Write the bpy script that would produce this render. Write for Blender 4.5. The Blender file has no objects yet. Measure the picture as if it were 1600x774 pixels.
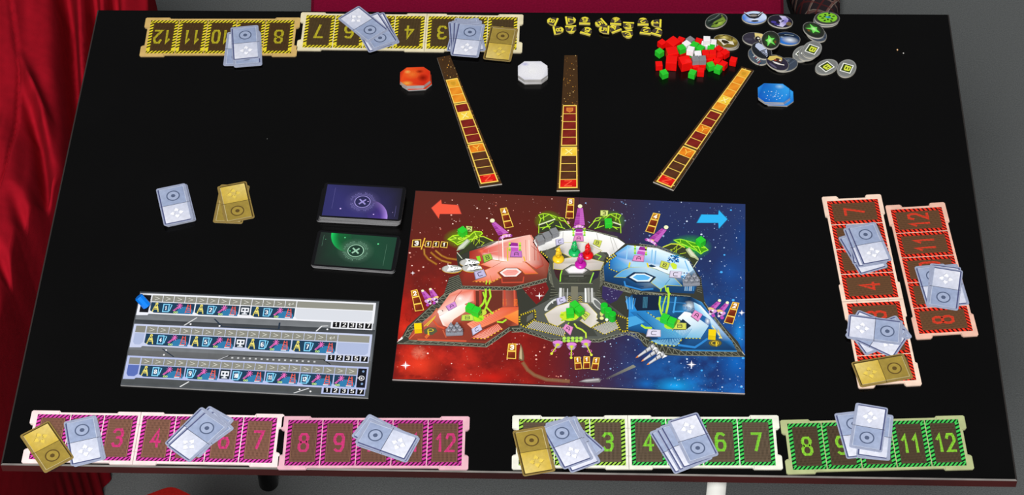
import bpy, bmesh, math, random
from math import sin, cos, pi, atan2, radians, hypot
from mathutils import Vector, Matrix
import mathutils.noise as mnoise
random.seed(7)
SC = bpy.context.scene
COL = SC.collection

# ------------------------------------------------------------------ camera, world, light, exposure
FPX, PITCH, ROLL, HCAM = 3450.8155, 0.8617235, -0.0207792, 2.0737
TZ = 0.74                      # height of the tabletop
YOFF = 1.822                   # the camera stands this far in front of the table centre
CR = Vector((cos(ROLL), sin(ROLL) * sin(PITCH), sin(ROLL) * cos(PITCH)))
CU = Vector((-sin(ROLL), cos(ROLL) * sin(PITCH), cos(ROLL) * cos(PITCH)))
CF = Vector((0, cos(PITCH), -sin(PITCH)))
EYE = Vector((0, -YOFF, TZ + HCAM))
cam = bpy.data.cameras.new('camera')
camo = bpy.data.objects.new('camera', cam); COL.objects.link(camo)
cam.sensor_fit = 'HORIZONTAL'; cam.sensor_width = 36.0
cam.lens = 36.0 * FPX / 1600.0
cam.clip_start = 0.05; cam.clip_end = 60
camo.matrix_world = Matrix(((CR.x, CU.x, -CF.x, EYE.x), (CR.y, CU.y, -CF.y, EYE.y), (CR.z, CU.z, -CF.z, EYE.z), (0, 0, 0, 1)))
SC.camera = camo
world = bpy.data.worlds.new('room_light'); SC.world = world; world.use_nodes = True
world.node_tree.nodes['Background'].inputs[0].default_value = (0.95, 0.97, 1.0, 1)
world.node_tree.nodes['Background'].inputs[1].default_value = 0.125
def area_light(name, loc, target, size, power, col=(1, 1, 1)):
    l = bpy.data.lights.new(name, 'AREA'); l.shape = 'SQUARE'; l.size = size; l.energy = power; l.color = col
    o = bpy.data.objects.new(name, l); COL.objects.link(o); o.location = loc
    o.rotation_euler = (Vector(target) - Vector(loc)).to_track_quat('-Z', 'Y').to_euler()
area_light('ceiling_lamp', (-0.5, -3.0, TZ + 3.7), (-0.05, 0.0, TZ), 1.6, 312, (1, 0.985, 0.97))
SC.view_settings.view_transform = 'Standard'; SC.view_settings.look = 'None'
SC.view_settings.exposure = 0.0; SC.view_settings.gamma = 1.0; SC.view_settings.use_curve_mapping = False
SC.cycles.transparent_max_bounces = 24

# ------------------------------------------------------------------ helpers
def U(px, py, z=0.0):
    """point of the photograph (1600x774) on the level plane z metres above the tabletop"""
    d = CF + CR * ((px - 800) / FPX) - CU * ((py - 387) / FPX)
    t = (TZ + z - EYE.z) / d.z
    return EYE + d * t
ZM = {'A': (680, 310, 8.6), 'B': (680, 380, 8.6), 'C': (830, 330, 8.6), 'D': (830, 400, 8.6), 'E': (940, 340, 6.447),
      'F': (610, 450, 6.45), 'G': (800, 450, 5.53), 'H': (970, 440, 5.53), 'UL': (600, 290, 4.552), 'UR': (880, 290, 4.553),
      'LL': (600, 440, 4.3), 'LR': (880, 440, 4.3), '1': (345, 30, 9.1), '2': (520, 5, 9.11), '3': (690, 20, 9.677),
      '4': (1260, 290, 4.553), '5': (1290, 440, 4.3), '6': (20, 620, 5.026), '7': (200, 620, 5.027), '8': (420, 620, 4.444),
      '9': (780, 620, 5.026), '10': (980, 620, 5.027), '11': (1210, 610, 4.1026), '12': (220, 270, 7.273), '13': (470, 270, 4.556),
      'tr': (610, 70, 3.225), 'tr3': (930, 80, 3.367), 'cu': (1015, 50, 9.673), 'yt': (850, 20, 8.42), 'd1': (1090, 10, 7.04), 'd2': (1230, 10, 6.45),
      'ta': (1090, 0, 4.3), 'px': (0, 0, 1.0)}
def zp(k, x, y):
    o = ZM[k]; return (o[0] + x / o[2], o[1] + y / o[2])
def lin(c):
    r = []
    for v in c[:3]:
        v /= 255.0
        r.append(v / 12.92 if v <= 0.04045 else ((v + 0.055) / 1.055) ** 2.4)
    return tuple(r)
def mix(a, b, t): return tuple(a[i] + (b[i] - a[i]) * t for i in range(3))

def material(name, col=None, rough=0.5, spec=0.3, attr=False, alpha=False, noise=0.0, nscale=200.0, bump=0.0, bscale=800.0, sheen=0.0, subsurf=0):
    m = bpy.data.materials.new(name); m.use_nodes = True
    nt = m.node_tree; nd = nt.nodes; ln = nt.links
    b = nd['Principled BSDF']; out = nd['Material Output']
    b.inputs['Roughness'].default_value = rough
    b.inputs['Specular IOR Level'].default_value = spec
    if sheen:
        b.inputs['Sheen Weight'].default_value = sheen
    src = None
    if attr:
        a = nd.new('ShaderNodeAttribute'); a.attribute_name = 'Col'; src = a.outputs['Color']
    else:
        b.inputs['Base Color'].default_value = lin(col) + (1,)
    if noise or bump:
        tc = nd.new('ShaderNodeTexCoord')
    if noise:
        n = nd.new('ShaderNodeTexNoise'); n.inputs['Scale'].default_value = nscale; n.inputs['Detail'].default_value = 5
        ln.new(tc.outputs['Object'], n.inputs['Vector'])
        mr = nd.new('ShaderNodeMapRange'); mr.inputs['From Min'].default_value = 0.3; mr.inputs['From Max'].default_value = 0.7
        mr.inputs['To Min'].default_value = 1 - noise; mr.inputs['To Max'].default_value = 1 + noise
        ln.new(n.outputs['Fac'], mr.inputs['Value'])
        mx = nd.new('ShaderNodeMix'); mx.data_type = 'RGBA'; mx.blend_type = 'MULTIPLY'; mx.inputs['Factor'].default_value = 1
        if src is not None: ln.new(src, mx.inputs['A'])
        else: mx.inputs['A'].default_value = lin(col) + (1,)
        ln.new(mr.outputs['Result'], mx.inputs['B']); src = mx.outputs['Result']
    if src is not None: ln.new(src, b.inputs['Base Color'])
    if bump:
        n2 = nd.new('ShaderNodeTexNoise'); n2.inputs['Scale'].default_value = bscale; n2.inputs['Detail'].default_value = 3
        ln.new(tc.outputs['Object'], n2.inputs['Vector'])
        bp = nd.new('ShaderNodeBump'); bp.inputs['Strength'].default_value = bump; bp.inputs['Distance'].default_value = 0.002
        ln.new(n2.outputs['Fac'], bp.inputs['Height']); ln.new(bp.outputs['Normal'], b.inputs['Normal'])
    if alpha:
        tr = nd.new('ShaderNodeBsdfTransparent'); ms = nd.new('ShaderNodeMixShader')
        ln.new(a.outputs['Alpha'], ms.inputs[0]); ln.new(tr.outputs[0], ms.inputs[1]); ln.new(b.outputs[0], ms.inputs[2])
        ln.new(ms.outputs[0], out.inputs['Surface'])
    return m
M_PRINT = material('printed_ink', attr=True, rough=0.5, spec=0.22)
M_GLOW = material('translucent_ink', attr=True, alpha=True, rough=0.6, spec=0.0)
M_CARD = material('scuffed_card_print', attr=True, rough=0.45, spec=0.25, noise=0.10, nscale=160)
M_WORN = material('worn_cardboard_print', attr=True, rough=0.55, spec=0.2, noise=0.09, nscale=70)

def link(name, mesh, parent=None, loc=None, rz=None, mat=None):
    o = bpy.data.objects.new(name, mesh); COL.objects.link(o)
    if loc is not None: o.location = loc
    if rz is not None: o.rotation_euler = (0, 0, rz)
    if parent is not None: o.parent = parent
    if mat is not None and mesh is not None and not mesh.materials: mesh.materials.append(mat)
    return o
def tag(o, label, cat, group=None):
    o['label'] = label; o['category'] = cat
    if group: o['group'] = group
    return o
def empty(name, loc, rz=0.0):
    o = bpy.data.objects.new(name, None); COL.objects.link(o)
    o.location = loc; o.rotation_euler = (0, 0, rz); o.empty_display_size = 0.02
    return o

class Ink:
    """collects flat printed shapes (and solid prisms) and builds ONE mesh with a colour per corner"""
    def __init__(s, f=None, z=0.0, dz=0.00002):
        s.f = f or (lambda x, y: (x, y)); s.z = z; s.dz = dz
        s.v = []; s.fc = []; s.cl = []; s.mi = []
    def up(s, n=1): s.z += s.dz * n; return s
    def _add(s, q, cols, glow=False):
        A = sum(q[i][0] * q[(i + 1) % len(q)][1] - q[(i + 1) % len(q)][0] * q[i][1] for i in range(len(q)))
        if A < 0: q = q[::-1]; cols = cols[::-1]
        n = len(s.v); z = s.z + (len(s.fc) % 4) * 0.000005      # neighbours never lie in exactly one plane
        s.v += [(p[0], p[1], z) for p in q]
        s.fc.append(tuple(range(n, n + len(q)))); s.cl.append(cols); s.mi.append(1 if glow else 0)
    def poly(s, pts, col, alpha=1.0):
        q = [s.f(*p) for p in pts]
        c = lin(col) + (alpha,)
        s._add(q, [c] * len(q), alpha < 1)
    def grad(s, pts, cols, alphas=None):
        q = [s.f(*p) for p in pts]
        cc = [lin(c) + ((alphas[i] if alphas else 1.0),) for i, c in enumerate(cols)]
        s._add(q, cc, alphas is not None)
    def rect(s, x0, y0, x1, y1, col, alpha=1.0): s.poly([(x0, y0), (x1, y0), (x1, y1), (x0, y1)], col, alpha)
    def ell(s, cx, cy, rx, ry, col, n=20, alpha=1.0, rot=0.0):
        c, d = cos(rot), sin(rot)
        s.poly([(cx + rx * cos(2 * pi * i / n) * c - ry * sin(2 * pi * i / n) * d, cy + rx * cos(2 * pi * i / n) * d + ry * sin(2 * pi * i / n) * c) for i in range(n)], col, alpha)
    def ring(s, cx, cy, r0, r1, col, n=28, k=1.0, a0=0, a1=2 * pi, alpha=1.0):
        for i in range(n):
            a = a0 + (a1 - a0) * i / n; b = a0 + (a1 - a0) * (i + 1) / n
            s.poly([(cx + r0 * cos(a), cy + k * r0 * sin(a)), (cx + r1 * cos(a), cy + k * r1 * sin(a)), (cx + r1 * cos(b), cy + k * r1 * sin(b)), (cx + r0 * cos(b), cy + k * r0 * sin(b))], col, alpha)
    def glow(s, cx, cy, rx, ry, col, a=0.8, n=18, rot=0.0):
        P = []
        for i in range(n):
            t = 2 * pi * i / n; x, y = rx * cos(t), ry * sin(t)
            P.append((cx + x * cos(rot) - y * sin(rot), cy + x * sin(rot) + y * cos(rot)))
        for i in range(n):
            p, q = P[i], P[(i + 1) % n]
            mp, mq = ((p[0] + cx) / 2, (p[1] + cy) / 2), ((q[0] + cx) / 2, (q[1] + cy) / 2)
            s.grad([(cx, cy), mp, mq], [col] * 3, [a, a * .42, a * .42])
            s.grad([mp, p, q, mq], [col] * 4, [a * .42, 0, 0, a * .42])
    def line(s, pts, w, col, alpha=1.0, ext=True):
        """thick polyline with mitred corners, one quad per stretch"""
        P = [pts[0]] + [p for a, p in zip(pts, pts[1:]) if hypot(p[0] - a[0], p[1] - a[1]) > 1e-9]
        if len(P) < 2: return
        closed = hypot(P[0][0] - P[-1][0], P[0][1] - P[-1][1]) < 1e-9 and len(P) > 3
        n = len(P); D = []
        for a, b in zip(P, P[1:]):
            l = hypot(b[0] - a[0], b[1] - a[1]); D.append(((b[0] - a[0]) / l, (b[1] - a[1]) / l))
        h = w / 2; Lf, Rt = [], []
        for i in range(n):
            a = D[i - 1] if i > 0 else (D[-1] if closed else D[0])
            b = D[i] if i < n - 1 else (D[0] if closed else D[-1])
            mx, my = -(a[1] + b[1]), a[0] + b[0]; ml = hypot(mx, my)
            if ml < 1e-6: mx, my, ml = -b[1], b[0], 1.0
            mx /= ml; my /= ml
            k = h / max(.45, mx * -b[1] + my * b[0])
            x, y = P[i]
            if not closed and ext and i in (0, n - 1):
                e = h * .7 * (-1 if i == 0 else 1); x += b[0] * e; y += b[1] * e
            Lf.append((x + mx * k, y + my * k)); Rt.append((x - mx * k, y - my * k))
        for i in range(n - 1): s.poly([Lf[i], Lf[i + 1], Rt[i + 1], Rt[i]], col, alpha)
    def text(s, ch, o, ex, ey, w, col):
        for st in GLYPH[ch]:
            s.line([(o[0] + ex[0] * x + ey[0] * y, o[1] + ex[1] * x + ey[1] * y) for x, y in st], w, col)
    def prism(s, pts, z0, z1, top, side, bottom=True):
        q = [s.f(*p) for p in pts]
        A = sum(q[i][0] * q[(i + 1) % len(q)][1] - q[(i + 1) % len(q)][0] * q[i][1] for i in range(len(q)))
        if A < 0: q = q[::-1]
        n = len(s.v); N = len(q)
        s.v += [(p[0], p[1], z0) for p in q] + [(p[0], p[1], z1) for p in q]
        ct, cs = lin(top) + (1,), lin(side) + (1,)
        s.fc.append(tuple(range(n + N, n + 2 * N))); s.cl.append([ct] * N); s.mi.append(0)
        if bottom: s.fc.append(tuple(range(n + N - 1, n - 1, -1))); s.cl.append([cs] * N); s.mi.append(0)
        for i in range(N):
            j = (i + 1) % N
            s.fc.append((n + i, n + j, n + N + j, n + N + i)); s.cl.append([cs] * 4); s.mi.append(0)
    def mesh(s, name, mat=None):
        m = bpy.data.meshes.new(name)
        m.from_pydata(s.v, [], s.fc)
        a = m.color_attributes.new('Col', 'FLOAT_COLOR', 'CORNER')
        a.data.foreach_set('color', [x for c in s.cl for k in c for x in k])
        m.materials.append(mat or M_PRINT); m.materials.append(M_GLOW)
        m.polygons.foreach_set('material_index', s.mi)
        m.update()
        return m
    def build(s, name, parent=None, mat=None, **kw):
        return link(name, s.mesh(name, mat), parent, **kw)

GLYPH = {
 '0': [[(.2, 0), (.8, 0), (1, .2), (1, .8), (.8, 1), (.2, 1), (0, .8), (0, .2), (.2, 0)]],
 '1': [[(.15, .72), (.55, 1), (.55, 0)]],
 '2': [[(0, .78), (.2, 1), (.8, 1), (1, .8), (1, .6), (0, 0), (1, 0)]],
 '3': [[(0, .85), (.2, 1), (.8, 1), (1, .8), (1, .65), (.75, .52), (.4, .52)], [(.75, .52), (1, .38), (1, .2), (.8, 0), (.2, 0), (0, .15)]],
 '4': [[(.7, 0), (.7, 1), (0, .3), (1, .3)]],
 '5': [[(.95, 1), (.1, 1), (.05, .55), (.7, .6), (1, .4), (1, .2), (.8, 0), (.2, 0), (0, .15)]],
 '6': [[(.9, .92), (.7, 1), (.25, 1), (0, .75), (0, .2), (.2, 0), (.8, 0), (1, .2), (1, .4), (.8, .58), (.2, .58), (0, .4)]],
 '7': [[(0, 1), (1, 1), (.4, 0)]],
 '8': [[(.25, .53), (.05, .7), (.05, .85), (.25, 1), (.75, 1), (.95, .85), (.95, .7), (.75, .53), (.25, .53), (0, .36), (0, .15), (.2, 0), (.8, 0), (1, .15), (1, .36), (.75, .53)]],
 '9': [[(.1, .08), (.3, 0), (.75, 0), (1, .25), (1, .8), (.8, 1), (.2, 1), (0, .8), (0, .6), (.2, .42), (.8, .42), (1, .6)]],
 'A': [[(0, 0), (0, .7), (.3, 1), (.7, 1), (1, .7), (1, 0)], [(0, .42), (1, .42)]],
 'B': [[(0, 0), (0, 1), (.8, 1), (.95, .85), (.95, .65), (.8, .52), (0, .52)], [(.8, .52), (1, .4), (1, .12), (.85, 0), (0, 0)]],
 'C': [[(1, 1), (.2, 1), (0, .8), (0, .2), (.2, 0), (1, 0)]],
 'X': [[(0, 0), (1, 1)], [(0, 1), (1, 0)]],
 'Y': [[(0, 1), (.5, .5), (1, 1)], [(.5, .5), (.5, 0)]],
 'Z': [[(0, 1), (1, 1), (0, 0), (1, 0)]],
 '>': [[(0, 1), (1, .5), (0, 0)]],
 '<': [[(1, .9), (1, .4), (0, .4)], [(.3, .75), (0, .4), (.3, .05)]],
}
def text_on(ink, txt, cx, cy, w, h, st, col, gap=0.35):
    """horizontal text in the ink's own frame, centred"""
    n = len(txt); cw = w; tot = n * cw + (n - 1) * cw * gap; x = cx - tot / 2
    for ch in txt:
        ink.text(ch, (x, cy - h / 2), (cw, 0), (0, h), st, col); x += cw * (1 + gap)
def rrect(w, h, r, n=3):
    P = []
    for (sx, sy, a0) in ((1, 1, 0), (-1, 1, pi / 2), (-1, -1, pi), (1, -1, 3 * pi / 2)):
        for i in range(n + 1):
            a = a0 + pi / 2 * i / n
            P.append((sx * (w / 2 - r) + r * cos(a), sy * (h / 2 - r) + r * sin(a)))
    return P
def bm_mesh(name, bm, mat, smooth=False):
    m = bpy.data.meshes.new(name); bm.to_mesh(m); bm.free()
    if mat: m.materials.append(mat)
    if smooth:
        m.polygons.foreach_set('use_smooth', [len(p.vertices) <= 4 for p in m.polygons])
    m.update(); return m
def lathe(bm, prof, n=20, off=(0, 0, 0), sy=1.0, tilt=None):
    rings = []
    for r, z in prof:
        rings.append([bm.verts.new(((tilt @ Vector((r * cos(2 * pi * i / n), sy * r * sin(2 * pi * i / n), z))) if tilt else Vector((r * cos(2 * pi * i / n), sy * r * sin(2 * pi * i / n), z))) + Vector(off)) for i in range(n)])
    for a, b in zip(rings, rings[1:]):
        for i in range(n):
            bm.faces.new((a[i], a[(i + 1) % n], b[(i + 1) % n], b[i]))
    bm.faces.new(rings[-1]); bm.faces.new(rings[0][::-1])
def box(bm, c, s, mat=None):
    r = bmesh.ops.create_cube(bm, size=1.0)
    M = Matrix.Translation(c) @ (mat.to_4x4() if mat else Matrix()) @ Matrix.Diagonal((s[0], s[1], s[2], 1))
    bmesh.ops.transform(bm, matrix=M, verts=r['verts'])
    return r['verts']
def frame_from(corners, z):
    """own-frame TL,TR,BR,BL pixel corners -> (centre, angle, length, width)"""
    w = [U(p[0], p[1], z) for p in corners]
    c = (w[0] + w[1] + w[2] + w[3]) / 4
    ax = (w[1] - w[0]) + (w[2] - w[3]); ang = atan2(ax.y, ax.x)
    L = ax.length / 2; W = ((w[0] - w[3]) + (w[1] - w[2])).length / 2
    return c, ang, L, W
def local_map(c, ang, z):
    ca, sa = cos(-ang), sin(-ang)
    def f(px, py):
        p = U(px, py, z) - c
        return (p.x * ca - p.y * sa, p.x * sa + p.y * ca)
    return f
def bilin(c4):
    tl, tr, br, bl = c4
    def q(u, v):
        x = (tl[0] * (1 - u) + tr[0] * u) * (1 - v) + (bl[0] * (1 - u) + br[0] * u) * v
        y = (tl[1] * (1 - u) + tr[1] * u) * (1 - v) + (bl[1] * (1 - u) + br[1] * u) * v
        return (x, y)
    return q

# ------------------------------------------------------------------ the setting: carpet
def carpet_material():
    m = material('grey_carpet', (104, 107, 107), rough=0.95, spec=0.05, noise=0.16, nscale=420, bump=0.6, bscale=520)
    return m
bm = bmesh.new()
for sx, sy in ((-1, -1), (1, -1), (1, 1), (-1, 1)): bm.verts.new((sx * 4, sy * 4, 0))
bm.faces.new(bm.verts[:])
fl = link('floor', bm_mesh('floor', bm, carpet_material())); fl['kind'] = 'structure'

# ------------------------------------------------------------------ table
def table():
    t = empty('table', (0, 0, 0)); tag(t, 'black glossy rectangular table under all the game pieces', 'table')
    m = bpy.data.materials.new('black_lacquer'); m.use_nodes = True
    nt = m.node_tree; nd = nt.nodes; ln = nt.links; b = nd['Principled BSDF']
    tc = nd.new('ShaderNodeTexCoord')
    n = nd.new('ShaderNodeTexNoise'); n.inputs['Scale'].default_value = 9; n.inputs['Detail'].default_value = 6
    ln.new(tc.outputs['Object'], n.inputs['Vector'])
    mr = nd.new('ShaderNodeMapRange'); mr.inputs['From Min'].default_value = .35; mr.inputs['From Max'].default_value = .7
    mr.inputs['To Min'].default_value = .16; mr.inputs['To Max'].default_value = .30
    ln.new(n.outputs['Fac'], mr.inputs['Value']); ln.new(mr.outputs['Result'], b.inputs['Roughness'])
    v = nd.new('ShaderNodeTexVoronoi'); v.inputs['Scale'].default_value = 26; ln.new(tc.outputs['Object'], v.inputs['Vector'])
    dm = nd.new('ShaderNodeMath'); dm.operation = 'LESS_THAN'; dm.inputs[1].default_value = 0.016; ln.new(v.outputs['Distance'], dm.inputs[0])
    wn = nd.new('ShaderNodeSeparateColor'); ln.new(v.outputs['Color'], wn.inputs[0])
    g = nd.new('ShaderNodeMath'); g.operation = 'GREATER_THAN'; g.inputs[1].default_value = .72; ln.new(wn.outputs[0], g.inputs[0])
    mu = nd.new('ShaderNodeMath'); mu.operation = 'MULTIPLY'; ln.new(dm.outputs[0], mu.inputs[0]); ln.new(g.outputs[0], mu.inputs[1])
    mx = nd.new('ShaderNodeMix'); mx.data_type = 'RGBA'; mx.inputs['A'].default_value = (.0013, .0012, .0012, 1); mx.inputs['B'].default_value = (.12, .12, .12, 1)
    ln.new(mu.outputs[0], mx.inputs['Factor']); ln.new(mx.outputs['Result'], b.inputs['Base Color'])
    b.inputs['Specular IOR Level'].default_value = .28
    m_edge = material('red_reflection_edge', (56, 11, 10), rough=.3, spec=.4, noise=.5, nscale=7)  # red reflection in the black near edge, painted as base colour
    m_trim = material('highlight_grey_arris', (112, 108, 104), rough=.5, noise=.4, nscale=20)  # highlight line along the near edge, painted as a lighter grey
    cs = [U(152, 15), U(1483, 22), U(1590, 751), U(0.5, 726)]
    TH = 0.0135; ch = 0.0016
    c0 = sum(cs, Vector()) / 4
    bm = bmesh.new()
    ins = [p + (c0 - p).normalized() * ch * 1.6 for p in cs]
    top = [bm.verts.new((p.x, p.y, TZ)) for p in ins]
    f = bm.faces.new(top); f.normal_update()
    if f.normal.z < 0: f.normal_flip()
    low = [bm.verts.new((p.x, p.y, TZ - TH)) for p in ins]
    bm.faces.new(low)
    mid0 = [bm.verts.new((p.x, p.y, TZ)) for p in ins]; mid1 = [bm.verts.new((p.x, p.y, TZ - TH)) for p in ins]
    for i in range(4):
        j = (i + 1) % 4; bm.faces.new((mid0[i], mid0[j], mid1[j], mid1[i]))
    bmesh.ops.recalc_face_normals(bm, faces=bm.faces[:])
    link('tabletop', bm_mesh('tabletop', bm, m), t)
    for k in range(4):                                  # the four edge bands, an arris with its highlight painted in on top of each
        a, b2 = cs[k], cs[(k + 1) % 4]; ia, ib = ins[k], ins[(k + 1) % 4]
        bm = bmesh.new()
        for z0, z1 in ((TZ - ch, TZ - TH),):
            q = [bm.verts.new((p.x, p.y, z)) for p, z in ((a, z0), (b2, z0), (b2, z1), (a, z1), (ia, z0), (ib, z0), (ib, z1), (ia, z1))]
            for fidx in ((0, 1, 2, 3), (4, 5, 1, 0), (3, 2, 6, 7)): bm.faces.new([q[i] for i in fidx])
        bmesh.ops.recalc_face_normals(bm, faces=bm.faces[:])
        link('edge_band', bm_mesh('edge_band', bm, m_edge if k == 2 else m), t)
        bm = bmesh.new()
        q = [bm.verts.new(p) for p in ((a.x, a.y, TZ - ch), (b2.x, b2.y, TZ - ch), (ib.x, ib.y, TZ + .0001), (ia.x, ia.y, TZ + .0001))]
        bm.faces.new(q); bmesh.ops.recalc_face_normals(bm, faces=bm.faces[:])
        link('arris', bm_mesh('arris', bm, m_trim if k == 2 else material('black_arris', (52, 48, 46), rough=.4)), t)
    mw = material('white_enamel', (205, 205, 200), rough=.35); mb = material('black_steel', (9, 9, 10), rough=.25, spec=.5)
    def leg(p, r, mat, lab):
        bm = bmesh.new(); lathe(bm, [(r * .94, 0), (r, .002), (r, .004), (r, TZ - TH)], 24)
        o = link('leg', bm_mesh('leg', bm, mat, True), t, loc=(p.x, p.y, 0)); o['label'] = lab
    w = U(1122, 738, -.03); leg(w, .0112, mw, 'white round metal leg')
    bk = U(420, 757, -TZ); leg(bk, .0148, mb, 'black round leg'); 
    leg(Vector((-.52, .32, 0)), .0165, mb, 'black round leg'); leg(Vector((.52, .32, 0)), .0165, mb, 'black round leg')
table()

# ------------------------------------------------------------------ red cloth, seats, slipper
def cloth():
    nu, nv = 110, 200
    m = material('red_cotton', (146, 12, 28), rough=.9, spec=.08, noise=.10, nscale=60, bump=.25, bscale=900, sheen=.0)
    seam = [(8, -80), (20, 0), (33, 120), (30, 200), (20, 300), (0, 370), (-40, 450)]
    folds = [([(95, -80), (100, 0), (104, 100), (112, 190), (118, 320)], 13, .10), ([(140, -80), (138, 0), (136, 70), (134, 140), (130, 220)], 9, .09), ([(172, -80), (170, 0), (160, 40), (150, 100)], 9, .09),
             ([(33, 90), (50, 140), (72, 190), (78, 260)], 9, -.03), ([(40, 150), (62, 220), (70, 300), (66, 380)], 10, .035), ([(30, 330), (60, 420), (52, 520)], 12, .045),
             ([(0, 420), (25, 470), (30, 560), (14, 660)], 11, .05), ([(60, 480), (50, 570), (30, 660), (8, 740)], 10, -.03), ([(-30, 140), (-10, 200), (-20, 320)], 16, .02)]
    def xat(c, y):
        for (x0, y0), (x1, y1) in zip(c, c[1:]):
            if y0 <= y <= y1: return x0 + (x1 - x0) * (y - y0) / (y1 - y0)
        return None
    bm = bmesh.new(); rows = []
    for j in range(nv + 1):
        py = -90 + 890 * j / nv; row = []
        e = min(1, max(0, (py - 20) / 130)); e = e * e * (3 - 2 * e)
        xr = 222 * (1 - e) + (155 - .2156 * (py - 15) + 20 - 58 * min(1, max(0, (py - 150) / 250))) * e
        for i in range(nu + 1):
            t = i / nu
            px = -150 + (xr + 150) * min(1, t / .9)
            z = -.09 - .10 * max(0, (px + 20) / 220) - .02 * sin(py / 90)
            if t > .9: z -= ((t - .9) / .1) ** 1.5 * .4
            for c, w, d in folds:
                x = xat(c, py)
                if x is not None:
                    y0, y1 = c[0][1], c[-1][1]
                    e = min(1, (py - y0) / 60, (y1 - py) / 60); e = max(0, e)
                    z -= d * e * math.exp(-((px - x) / w) ** 2)
            x = xat(seam, py)
            if x is not None: z -= .012 * math.exp(-((px - x) / 1.6) ** 2)
            z += .020 * mnoise.noise((px / 48, py / 150, 3.1)) + .006 * mnoise.noise((px / 22, py / 60 + px / 60, 8.2))
            p = U(px, py, -.15)
            row.append(bm.verts.new((p.x + (0.0 if t <= .9 else (t - .9) * .12), p.y, TZ + min(z, -.035))))
        rows.append(row)
    for a, b in zip(rows, rows[1:]):
        for i in range(nu): bm.faces.new((a[i], a[i + 1], b[i + 1], b[i]))
    # hem falls to the floor all the way round
    edge = [rows[0][i] for i in range(nu + 1)] + [r[nu] for r in rows[1:]] + [rows[-1][i] for i in range(nu - 1, -1, -1)] + [r[0] for r in rows[-2:0:-1]]
    low = [bm.verts.new((v.co.x + .004 * sin(k * .9), v.co.y, .004)) for k, v in enumerate(edge)]
    for k in range(len(edge)):
        n = (k + 1) % len(edge); bm.faces.new((edge[k], edge[n], low[n], low[k]))
    bmesh.ops.recalc_face_normals(bm, faces=bm.faces[:])
    o = link('sofa_throw', bm_mesh('sofa_throw', bm, m, True))
    tag(o, 'bright red cotton throw with loose folds along the left side of the table', 'throw')
cloth()
def cushion_seat(name, label, pts, ztop, thick, col, cat):
    """a padded seat whose outline is given on the level plane of its top; a base carries it to the floor"""
    m = material(name + '_fabric', col, rough=.95, spec=.05, noise=.14, nscale=300, bump=.3, bscale=700)
    w = [U(p[0], p[1], ztop) for p in pts]; c = sum(w, Vector()) / len(w)
    t = empty(name, (c.x, c.y, 0)); tag(t, label, cat)
    def outline(k, r=.012):
        P = []
        n = len(w)
        for i in range(n):
            a, b, d = w[i - 1] - c, w[i] - c, w[(i + 1) % n] - c
            u, v = (a - b).normalized() * r, (d - b).normalized() * r
            for s in range(5):
                q = s / 4; P.append(((b + u * (1 - q) ** 2 + v * q ** 2) * k))
        return P
    bm = bmesh.new(); rings = []
    for k, z in ((.96, -thick), (1, -thick + .012), (1, -.014), (.985, -.004), (.95, 0)):
        rings.append([bm.verts.new((p.x, p.y, TZ + ztop + z)) for p in outline(k)])
    N = len(rings[0])
    for a, b in zip(rings, rings[1:]):
        for i in range(N): bm.faces.new((a[i], a[(i + 1) % N], b[(i + 1) % N], b[i]))
    bm.faces.new(rings[-1]); bm.faces.new(rings[0][::-1])
    bmesh.ops.recalc_face_normals(bm, faces=bm.faces[:])
    link('cushion', bm_mesh('cushion', bm, m), t)
    bm = bmesh.new(); a = [bm.verts.new((p.x, p.y, 0.0)) for p in outline(.8)]; b = [bm.verts.new((p.x, p.y, TZ + ztop - thick)) for p in outline(.8)]
    for i in range(N): bm.faces.new((a[i], a[(i + 1) % N], b[(i + 1) % N], b[i]))
    bm.faces.new(b); bm.faces.new(a[::-1]); bmesh.ops.recalc_face_normals(bm, faces=bm.faces[:])
    link('base', bm_mesh('base', bm, material(name + '_base', (30, 26, 26), rough=.8)), t)
cushion_seat('bench', 'dark magenta fabric bench seat beyond the far edge of the table', [(484, 24), (1226, 24), (1221, -200), (492, -200)], -.30, .08, (128, 12, 48), 'bench')
cushion_seat('stool', 'red fabric seat with one corner showing below the near table edge', [(268, 756), (150, 800), (240, 900), (420, 830)], -.34, .07, (140, 22, 18), 'stool')
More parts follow.
